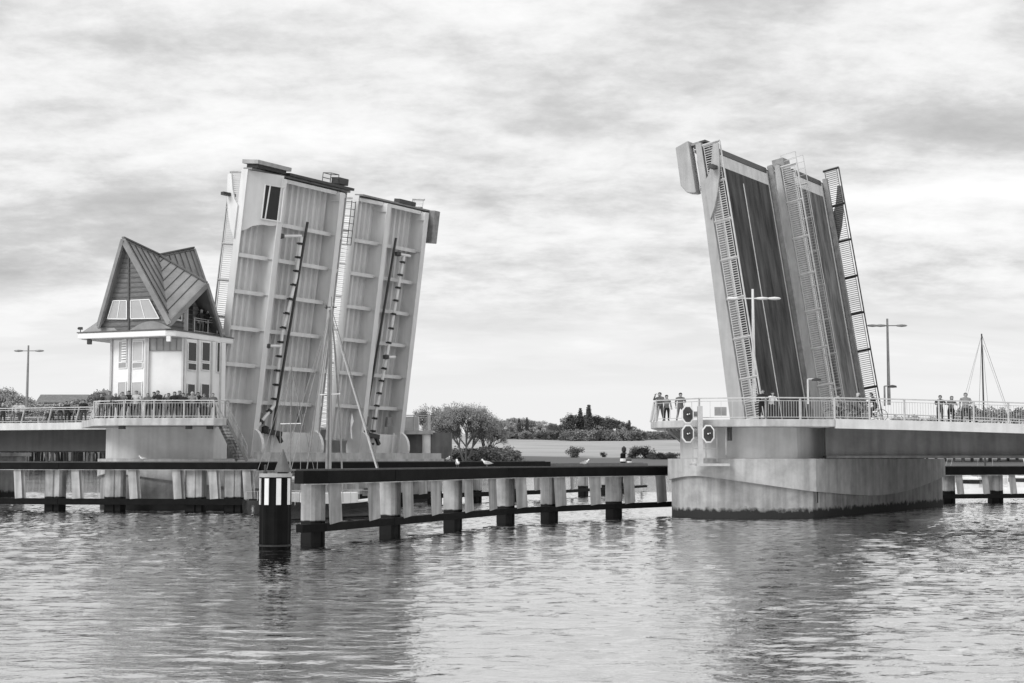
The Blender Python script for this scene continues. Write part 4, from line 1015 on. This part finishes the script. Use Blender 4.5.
# cyclists with bicycles
def bicycle(label,px,Y,zf,rz):
    t=thing('bicycle',label,'bicycle',(X(px,Y),Y,zf),rz,'bicycles on the bridge')
    for xw in(-.52,.52):
        mb=MB(); pts=[V((xw+.34*math.cos(2*math.pi*k/20),0,.35+.34*math.sin(2*math.pi*k/20))) for k in range(21)]; mb.path(pts,.018,5)
        wl=part('wheel',mb,M['black'],t,local=True)
        sp_=MB(); 
        for k in range(8): sp_.tube((xw,0,.35),(xw+.33*math.cos(k*math.pi/4),0,.35+.33*math.sin(k*math.pi/4)),.004,.004,4)
        part('spokes',sp_,M['rail'],wl,local=True)
    f=MB(); bb_=(-.05,0,.3); seat=(-.2,0,.82); hd=(.36,0,.85)
    for A_,B_ in((bb_,seat),(bb_,hd),(seat,hd),((-.52,0,.35),bb_),((-.52,0,.35),(-.18,0,.75)),(hd,(.52,0,.35))): f.tube(A_,B_,.018,.018,6)
    part('frame',f,M['steel'],t,local=True); part('saddle',MB().box(-.33,-.08,-.06,.06,.90,.95).tube(seat,(-.2,0,.9),.015),M['black'],t,local=True,bevel=.02)
    part('handlebar',MB().tube((.34,-.26,1.02),(.34,.26,1.02),.014,.014,6).tube(hd,(.34,0,1.02),.015),M['steeldark'],t,local=True)
    return t
for px,rz,tp,lab,bl,hh in((839,0,'grey','cyclist in a pale cap, leftmost of the three riders behind the right railing','bicycle of the leftmost rider behind the right railing',0),
    (858,0,'mid','fair haired rider in the middle of the three cyclists behind the right railing','bicycle under the middle one of the three riders',1),
    (874,R(180),'black','rider in black on the right of the three cyclists, below the short grey lamp','bicycle with a pale wheel rim, rightmost of the three',0)):
    Yc=84.3; zf=DZR-.02; xx=X(px,Yc)
    bicycle(bl,px,Yc,zf,rz); s_=1 if rz==0 else -1
    person(lab,px,Yc,zf,'ride',R(90)*s_,tp,'dark',hh,h=1.72,group='cyclists behind the right railing',x=xx-s_*.17)
# balcony people
g2='spectators along the control house balcony'
B=[(100,.0,'dark','first spectator from the left end of the house balcony, only dark head showing','lean',0),(108,.3,'mid','spectator in grey near the left end of the house balcony, under the first corner post','stand',2),(114.5,0,'dark','pale haired spectator beside the one under the louvred window','lean',1),
(121,.2,'grey','spectator in a pale jacket under the louvred window','photo',2),(135,.4,'light','tall spectator in a light shirt before the second lower window','cross',2),(147,0,'mid','bent spectator just left of the blank white wall','lean',2),
(153,.4,'dark','dark spectator before the left part of the blank white wall','stand',0),(158,.1,'black','spectator in black leaning before the middle of the blank white wall','lean',0),(167.5,.2,'mid','taller spectator in grey before the right part of the blank white wall','photo',0),
(173.5,.0,'black','spectator in a black coat right of the tall one in grey, in the tight row','lean',0),(178.5,.4,'dark','spectator squeezed between the black coat and the pale cap','stand',2),(183,.0,'black','spectator with arms on the rail at the corner of the white wall','lean',0),
(191.5,.1,'grey','spectator with white hair before the lower window of the right wall','lean',1),(127.5,.5,'black','spectator in black between the pale jacket and the tall light shirt','cross',0),(131,1.2,'dark','spectator standing back from the rail behind the tall light shirt','photo',0),(141,.9,'black','spectator in black just right of the tall light shirt','stand',0),(163,1.0,'black','spectator in black in the second row before the blank white wall','stand',0),(187,.8,'dark','dark spectator half behind the one with white hair','cross',0),(197,.9,'black','spectator in black between the two last lower windows','photo',0),
(203,.5,'mid','short spectator half hidden at the last lower window','stand',2),(211.7,.1,'mid','spectator standing alone at the right end of the house balcony','cross',2)]
for i,(px,dy,tp,lab,ps,hr_) in enumerate(B):
    Yb=94.75+dy+ (1.9 if px<106 else (.6 if px<112 else 0)); person(lab,px,Yb,DZL,ps,R(random.uniform(-30,30)),tp,'dark' if i%2 else 'denim',hr_,i%4==1,h=1.80+.1*math.sin(i*2.1)-(.2 if px==203 else 0),group=g2)
pb=H(.42,4.7,RZ); person('person in black on the small roof balcony under the right gable',0,pb.y,RZ,'lean',R(60),'black','black',0,h=1.75,x=pb.x,group='two people on the roof balcony')
pb=H(.50,4.2,RZ); person('paler person half hidden behind the one in black on the roof balcony',0,pb.y,RZ,'stand',R(50),'dark','mid',1,h=1.72,x=pb.x,group='two people on the roof balcony')
g3='people on the left approach'
for px,dq,tp,lg,hr_,h,ps,lab in [(1.5,.6,'dark','dark',1,1.65,'stand','white haired person cut by the left edge of the view'),(11.5,1.0,'mid','grey',0,1.6,'stand','first of three standing near the left lamp, in grey'),(15.5,.5,'light','mid',0,1.75,'cross','dark haired person in a light top near the left lamp'),
 (21,.5,'light','denim',0,1.75,'lean','person in a pale shirt immediately left of the left lamp mast'),(51,1.6,'dark','dark',0,1.25,'stand','child behind the rail, right of the left lamp'),(59,.6,'dark','mid',1,1.62,'lean','fair haired person in dark, first of the group by the sloping post'),
 (66,.5,'black','dark',0,1.75,'lean','person in black with dark hair in the group between lamp and house'),(70.5,.9,'grey','dark',1,1.7,'stand','pale hooded person right behind the one in black on the left approach'),(78,1.2,'dark','mid',0,1.55,'stand','short person beside the tall one in black near the house platform'),
 (82.5,.6,'black','denim',0,1.85,'lean','tall person in a black jacket nearest the house platform on the left approach'),(46.5,.9,'dark','dark',1,1.0,'stand','small child with pale hair low behind the rail by the left lamp')]:
    k=(px-512)/1426.8; q=5.3+dq; base=C1+w*q; t=(base.x-k*base.y)/(k*a.y-a.x); pp=base+a*t
    person(lab,px,pp.y,DZL-.004,ps,R(random.uniform(-25,25)),tp,lg,hr_,px in(78,59),h=h,group=g3,x=pp.x)
# ------------------------------------------------------------------ gulls
def gull(label,px,Y,z,rz,grey=False):
    t=thing('gull',label,'gull',(X(px,Y),Y,z),rz,'gulls on the fenders')
    mb=MB(); sec=[(-.22,.004,.13),(-.12,.045,.14),(0,.075,.15),(.1,.065,.17),(.15,.04,.22),(.18,.042,.27),(.22,.03,.27),(.235,.006,.26)]
    vs=[];n=8
    for x,r,z0 in sec:
        for k in range(n): an=2*math.pi*k/n; vs.append((x,math.cos(an)*r,z0+math.sin(an)*r))
    mb.add(vs,[(j*n+k,j*n+(k+1)%n,(j+1)*n+(k+1)%n,(j+1)*n+k) for j in range(len(sec)-1) for k in range(n)]+[tuple(range(n)),tuple(range(n*7,n*8))])
    bd=part('body',mb,M['white'],t,local=True,smooth=True)
    part('wing',MB().add([(.08,.07,.18),(-.05,.085,.17),(-.28,.03,.13),(-.05,.06,.21),(.05,.05,.22)],[(0,1,2,3,4)]).add([(.08,-.07,.18),(-.05,-.085,.17),(-.28,-.03,.13),(-.05,-.06,.21),(.05,-.05,.22)],[(0,1,2,3,4)]),M['shadegrey'],bd,local=True)
    part('leg',MB().tube((0,.03,0),(0,.03,.1),.006,.006,5).tube((0,-.03,0),(0,-.03,.1),.006,.006,5),M['steel'],t,local=True); part('beak',MB().tube((.23,0,.26),(.29,0,.25),.012,.003,6),M['steel'],t,local=True)
    t.scale=(1.35,1.35,1.35)
gull('white gull standing on the near fender, left of the pair in mid picture',457.5,70.2,2.94,R(100))
gull('white gull on the near fender, right of the pair, facing right',487,73.9,2.94,R(160))
gull('gull perched on the left fender in front of the house pier',143,94.6,3.18,R(170))
gull('lone gull on the near fender below the round field bush',584.5,81.7,2.94,R(20))
gull('gull on the channel fender under the service deck column',447.8,111,3.18,R(60))
gull('gull floating beside the last hangers of the near fender',638,110,-.08,R(180))
# ------------------------------------------------------------------ boats
def hull(root,L_,Bm,fb,m,mdeck,name='hull',dr=.5):
    """pointed yacht hull along +x, origin at waterline amidships"""
    mb=MB(); ns=14; vs=[]
    for i in range(ns+1):
        t=i/ns; x=-L_/2+L_*t; wv=Bm/2*(math.sin(math.pi*min(1,(t*.72+.22)))**.7 if t<.98 else .02); wv=max(.02,wv*(1 if t<.9 else (1-t)/.1*.9+.05))
        zt=fb*(.85+.35*(2*t-1)**2+.15*t); rake=.5*t*t
        for y,z in((0,-dr*(1-t**3*.9)),(wv*.55,-dr*.6*(1-t**3)),(wv*.9,.05),(wv,zt*.6),(wv,zt)): vs.append((x+(rake*z/fb if z>0 else 0),y,z))
        for y,z in((wv,zt),(wv,zt*.6),(wv*.9,.05),(wv*.55,-dr*.6*(1-t**3))): vs.append((x+(rake*z/fb if z>0 else 0),-y,z))
    n=9
    mb.add(vs,[(j*n+k,j*n+(k+1)%n,(j+1)*n+(k+1)%n,(j+1)*n+k) for j in range(ns) for k in range(n) if k!=4]+[tuple(range(n))])
    dk_=[(j*n+4,j*n+5,(j+1)*n+5,(j+1)*n+4) for j in range(ns)]
    o=part(name,mb,m,root,local=True,smooth=True); d=MB(); d.add([(x,y,z-.03) for x,y,z in vs],dk_); part('deck',d,mdeck,root,local=True)
    return o
def sailboat(label,px,Y,rz,L_,masth,hm,mastx=.3,furled=True,mm=None,spr=.62,mr=.10):
    t=thing('sailing_boat',label,'sailing boat',(X(px,Y),Y,0),rz)
    h=hull(t,L_,L_*.3,L_*.1,hm,M['conclight']); part('stripe',MB().add([],[]).box(-L_*.3,L_*.3,-.01,.01,L_*.06,L_*.065),M['white'],h,local=True)
    fb=L_*.1; mx_=mastx
    part('cabin',MB().prism([(-L_*.2,-.7),(L_*.18,-.6),(L_*.25,0),(L_*.18,.6),(-L_*.2,.7)],fb*.8,fb+.55),M['white'],t,local=True,bevel=.06)
    part('mast',MB().tube((mx_,0,fb),(mx_,0,masth),mr,mr*.7,10),mm or M['white'],t,local=True)
    part('boom',MB().tube((mx_,0,fb+1.2),(mx_-L_*.38,0,fb+1.25),.06,.05,8),mm or M['white'],t,local=True)
    part('furled_sail',MB().tube((mx_-.1,0,fb+1.38),(mx_-L_*.36,0,fb+1.4),.15,.09,8),M['cloth'],t,local=True)
    part('spreader',MB().tube((mx_,-.9,masth*spr),(mx_,.9,masth*spr),.03,.03,6),M['white'],t,local=True)
    rg=MB()
    for s_ in(-1,1): rg.tube((mx_,s_*L_*.14,fb),(mx_,s_*.9,masth*spr),.026,.026,4); rg.tube((mx_,s_*.9,masth*spr),(mx_,0,masth-.1),.026,.026,4); rg.tube((-L_*.46,s_*.5,fb),(mx_,0,masth-.1),.022,.022,4)
    rg.tube((L_*.52,0,fb*1.3),(mx_,0,masth-.05),.026,.026,4)
    part('rigging',rg,M['steel'],t,local=True)
    if furled: part('furled_jib',MB().tube((L_*.50,0,fb*1.4),(mx_+.15,0,masth*.93),.06,.03,8),M['cloth'],t,local=True)
    pl=MB()
    for s_ in(-1,1):
        for k in range(6): pl.tube((-L_*.42+k*L_*.16,s_*L_*.135,fb*.9),(-L_*.42+k*L_*.16,s_*L_*.135,fb+.65),.015,.015,5)
        pl.tube((-L_*.42,s_*L_*.135,fb+.65),(L_*.40,s_*L_*.11,fb+.65),.01,.01,4)
    part('guard_wires',pl,M['rail'],t,local=True)
    return t
wang=math.atan2(w.y,w.x)
s1=sailboat('dark hulled sailing boat with bare poles, right behind the near end of the fender',331,83.5,wang-R(8),8.6,12.3,M['hull'],mastx=-.1,spr=.58,mr=.12,mm=M['edgegrey'])
part('second_spar',MB().tube((-.35,0,1),(-.2,0,12.1),.09,.06,10),M['steel'],s1,local=True)
part('masthead',MB().tube((-.5,0,12.25),(.3,0,12.3),.03,.03).tube((-.1,0,12.3),(-.1,0,12.9),.015,.015).lathe((-.5,0,12.25),[(.06,-.1),(.1,0),(.06,.1)],8),M['steeldark'],s1,local=True)
part('rope_bundle',MB().path([(1.0,.05,1.2),(.7,.0,5),(.3,0,9),(-.05,0,12)],.05,6).path([(-1.8,.3,1.2),(-1.2,.1,6),(-.2,0,11.8)],.035,6),M['steel'],s1,local=True)
part('pennant',MB().add([(1.55,.0,4.6),(1.75,.1,4.5),(1.62,.05,5.2),(1.85,.12,5.6),(1.6,0,6.1),(1.5,0,5.6),(1.5,0,5.0)],[(0,1,2),(0,2,6),(6,2,5),(2,3,5),(5,3,4)]),M['white'],s1,local=True)
sailboat('smaller sailing boat behind the striped pile, its thin mast in front of the pipe',286,98.2-6,wang,6.4,9.4,M['hull'],mastx=.4,furled=False,spr=.6,mr=.055,mm=M['steel'])
sailboat('dark masted yacht beyond the right approach bridge, right of three people',985,139,R(15),10,15.6,M['hullw'],mastx=0,mm=M['steeldark'],furled=True,spr=.45)
def motorboat(label,px,Y,rz,L_):
    t=thing('motor_boat',label,'motor boat',(X(px,Y),Y,0),rz); hull(t,L_,L_*.36,L_*.13,M['hullw'],M['conclight'])
    part('cabin',MB().prism([(-L_*.15,-.8),(L_*.2,-.7),(L_*.3,0),(L_*.2,.7),(-L_*.15,.8)],L_*.1,L_*.13+1.0),M['white'],t,local=True,bevel=.08)
    part('windscreen',MB().prism([(-L_*.12,-.82),(L_*.21,-.72),(L_*.315,0),(L_*.21,.72),(-L_*.12,.82)],L_*.13+.45,L_*.13+.8),M['glass'],t,local=True)
    return t
motorboat('small white motor boat seen between the first hangers of the right fender',968,128,R(-75),5.5)
motorboat('white motor boat at the right edge, seen under the approach bridge',1020,133,R(-60),6)
motorboat('low white motor boat moored furthest out, above the right fender beam',1000,170,R(10),9)
# ------------------------------------------------------------------ vegetation
def rnd_dir():
    while True:
        v_=V((random.uniform(-1,1),random.uniform(-1,1),random.uniform(-1,1)))
        if .05<v_.length<1: return v_.normalized()
def leafclump(mb,c,r,n,s):
    for _ in range(n):
        p=c+rnd_dir()*r*random.random()**.5; u_=rnd_dir()*s*random.uniform(.6,1.2); v_=u_.orthogonal().normalized()*s*random.uniform(.5,1)
        mb.add([p-u_,p+v_,p+u_,p-v_],[(0,1,2,3)])
def proto_tree(name,label,cat,kind,H_,Wd,leafm,grp):
    t=thing(name,label,cat,(0,0,0),0,grp); tr=MB(); cr=MB()
    if kind=='willow':
        def wb(p,d,l,r,dep):
            e=p+d*l; tr.tube(p,e,r,r*.62,5 if dep>2 else 3,cap=False)
            if dep<=1: leafclump(cr,e,H_*.05,6,.19)
            if dep==0: return
            for _ in range(4 if dep>2 else 3): wb(e,(d+rnd_dir()*.62+V((0,0,.05))).normalized(),l*random.uniform(.62,.85),r*.6,dep-1)
        for k in range(4):
            an=k*1.6; wb(V((math.cos(an)*.6,math.sin(an)*.6,0)),V((math.cos(an)*.28,math.sin(an)*.28,1)).normalized(),H_*.27,.42,5)
    elif kind=='conifer':
        tr.tube((0,0,0),(0,0,H_*.95),.35,.06,6)
        for k in range(16):
            z=H_*(.12+.86*k/16); r=Wd/2*(1-k/16.5)**.8
            for j in range(8):
                an=j*math.pi/4+k*.5+random.uniform(-.3,.3); rr=r*random.uniform(.7,1.1); leafclump(cr,V((math.cos(an)*rr*.6,math.sin(an)*rr*.6,z-rr*.15)),rr*.35+.25,26,.30)
    elif kind=='bare':
        def br(p,d,l,r,dep):
            e=p+d*l; tr.tube(p,e,r,r*.6,5 if dep>2 else 3,cap=False)
            if dep<=1: leafclump(cr,e,1.0,12,.20)
            if dep==0: return
            for _ in range(4 if dep<4 else 3): br(e,(d+rnd_dir()*.55+V((0,0,.12))).normalized(),l*random.uniform(.6,.8),r*.55,dep-1)
        for k in range(2): br(V((k*.5,0,0)),V((random.uniform(-.15,.15),0,1)).normalized(),H_*.27,.3,5)
    elif kind=='bush':
        tr.tube((0,0,0),(0,0,H_*.4),.3,.15,5)
        for k in range(16):
            p=V((random.gauss(0,Wd*.2),random.gauss(0,Wd*.16),H_*random.uniform(.12,.7))); tr.tube((0,0,H_*.2),p,.08,.03,4); leafclump(cr,p,H_*.26,110,.26)
    else:
        tr.tube((0,0,0),(0,0,H_*.4),.45,.3,6)
        for k in range(26):
            an=random.uniform(0,6.28); zt=random.uniform(.14,.93); rr=Wd*.5*math.sin(math.pi*min(.95,(zt*.85+.1)))*random.uniform(.2,.95)
            p=V((math.cos(an)*rr,math.sin(an)*rr,H_*zt)); tr.tube((0,0,H_*random.uniform(.25,.4)),p,.14,.05,4); leafclump(cr,p,H_*.11,110,.30)
    part('trunk',tr,M['bark'],t,local=True); part('crown',cr,leafm,t,local=True); return t
used={}
def plant(key,px,Y,ht,label=None,grp=None,sx=1,args=None):
    if key not in used:
        o=proto_tree(*args[0:2],args[2],args[3],args[4],args[5],args[6],grp); used[key]=(o,args[4]); 
    else: o=copy_tree(used[key][0])
    s=ht/used[key][1]; x=X(px,Y); o.location=(x,Y,land_h(x,Y)-.2); o.scale=(s*sx,s*sx,s); o.rotation_euler=(0,0,random.uniform(0,6.28))
    if label: o['label']=label
    if grp: o['group']=grp
    elif 'group' in o.keys(): del o['group']
    return o
def ht(py,Y,px): return Zat(py,Y)-land_h(X(px,Y),Y)
wa=('willow_tree','x','tree','willow',20,18,M['leaf'])
plant('w',466,625,ht(399,625,466),'large pale spreading tree with several stems on the far bank','' or None,1,wa)
plant('w2',437,640,ht(402,640,437),'pale airy tree left of the large spreading tree, rising over the service deck',None,.75,('willow_tree','x','tree','willow',20,18,M['leaf']))
plant('w2',487,650,ht(414,650,487),'lower pale tree on the right flank of the large spreading tree',None,.8)
gT='trees in the line above the pale field'
da=('deciduous_tree','x','tree','oak',15,12,M['leafd'])
dm=('deciduous_tree','x','tree','oak',15,12,M['leafm'])
tl='mid grey rounded tree behind the pale field, left of the dark copse'
for i,px in enumerate(range(492,566,5)): plant('m',px,1010+random.uniform(-30,30),ht(random.uniform(416.5,424)+(3 if px>535 else 0),1010,px),tl,gT+' left part',1.35,dm)
tl='small dark fir standing above the rounded trees left of the copse'
for px,py in((519,417),(527,416),(497,421)): plant('c',px,1000,ht(py,1000,px),'small dark conifer rising from the tree line left of the copse','small conifers left of the copse',1,('conifer_tree','x','tree','conifer',18,7,M['leafd']))
tl='dark rounded tree in the dense copse above the pale field'
for px,py in((569,414),(575,411),(583,413),(590,412),(598,411),(604,414),(611,416),(618,418),(625,420),(632,424),(638,428)): plant('d',px,985+random.uniform(-20,20),ht(py+random.uniform(-1,2),985,px),tl,'dark trees of the copse',1.25,da)
plant('c',580.5,980,ht(406,980,580),'conifer second tallest in the dark copse, left of the tallest',None,1.1); plant('c',589,975,ht(402.5,975,589),'tallest conifer of the dark copse',None,1.1); plant('c',629.5,985,ht(419,985,629),'short conifer at the right end of the dark copse',None,1.1)
for px in (546,563,643,650,657,664,672,681): plant('d',px,1030,ht(429.5+random.uniform(-1,1.5),1030,px),'low dark tree trailing off right of the copse',"low trees beside the copse",2.0)
ba=('round_bush','x','bush','bush',6,7,M['leafd'])
plant('b',576,700,ht(444.5,700,576),'round dark bush standing alone in the pale field',None,1.1,ba)
plant('b',634,690,ht(444,690,634),'left one of two joined dark bushes near the right pier',None,1.1); plant('b',645,690,ht(443.5,690,645),'right one of two joined dark bushes near the right pier',None,1.1)
plant('b',603,705,ht(450.5,705,603),'tiny grey shrub between the lone round bush and the two joined bushes',None,.9)
for px in (655,662,668,674): plant('b',px,680,ht(451,680,px),'low dark shrub by the shore left of the right pier','shore shrubs by the right pier',1.6)
for px in range(440,520,9): plant('bm',px,645+random.uniform(-15,15),ht(445+random.uniform(-3,4),645,px),'shrub in the thicket below the spreading tree','thicket shrubs',1.5,('round_bush','x','bush','bush',6,7,M['leafm']))
for k,px in enumerate(range(500,690,6)): plant('bm',px,965 if 566<px<640 else 985,ht((427 if 566<px<636 else 430)+random.uniform(-2,2),975,px),'low undergrowth bush along the foot of the distant tree line','undergrowth along the tree line',1.4)
# left bank
for px,py in((-6,372),(6,377),(13,384),(20,389),(30,394),(38,396)): plant('bare',px,500+random.uniform(-10,10),ht(py,500,px),'leafless twiggy tree on the left bank by the lamp','bare trees at the left edge',.9,('bare_tree','x','tree','bare',18,12,M['twig']))
for px,py in((86,392),(93,390),(100,382),(106,379),(80,396)): plant('bare',px,500+random.uniform(-10,10),ht(py,500,px),'leafless twiggy tree between the barn and the control house','bare trees beside the house',.9)
for px in list(range(-8,112,5)): plant('bare',px,485+random.uniform(-8,8),ht(random.uniform(393,401),485,px),'low twiggy tree in the hedge on the left bank','hedge on the left bank',1.5)
# right bank
for px in list(range(900,1050,9)): plant('pale',px,680+random.uniform(-20,20),ht(random.uniform(405,411)if px>960 else random.uniform(414,420),680,px),'mid grey tree on the bank behind the right approach','trees behind the right approach',1.1,('deciduous_tree','x','tree','oak',15,12,M['leaf']))
# barn
bnp=V((X(62,530),530,0)); bz=land_h(bnp.x,bnp.y)
bn=thing('long_barn','long low barn roof above the hedge left of the control house','building',bnp+Z*bz)
ph_=Zat(394.5,530)-bz
part('wall',MB().box(-8,9,-5,5,0,ph_-3),M['conc'],bn,local=True)
part('roof',MB().add([(-8.6,-5.6,ph_-3.2),(9.6,-5.6,ph_-3.2),(9.6,0,ph_),(-8.6,0,ph_),(-8.6,5.6,ph_-3.2),(9.6,5.6,ph_-3.2)],[(0,1,2,3),(3,2,5,4),(0,3,4),(1,5,2)]),M['girder'],bn,local=True)
# farmhouse beyond the tree line
fh=V((X(557,1040),1040,0)); fz=land_h(fh.x,fh.y); f_=thing('farmhouse','small dark roofed farmhouse in the gap between the tree line and the copse','building',fh+Z*fz)
part('wall',MB().box(-7,7,-5,5,0,6),M['conc'],f_,local=True); part('roof',MB().add([(-8,-6,5.8),(8,-6,5.8),(6,0,9),(-6,0,9),(-8,6,5.8),(8,6,5.8)],[(0,1,2,3),(3,2,5,4),(0,3,4),(1,5,2)]),M['darkgirder'],f_,local=True)
sc.render.engine='CYCLES'
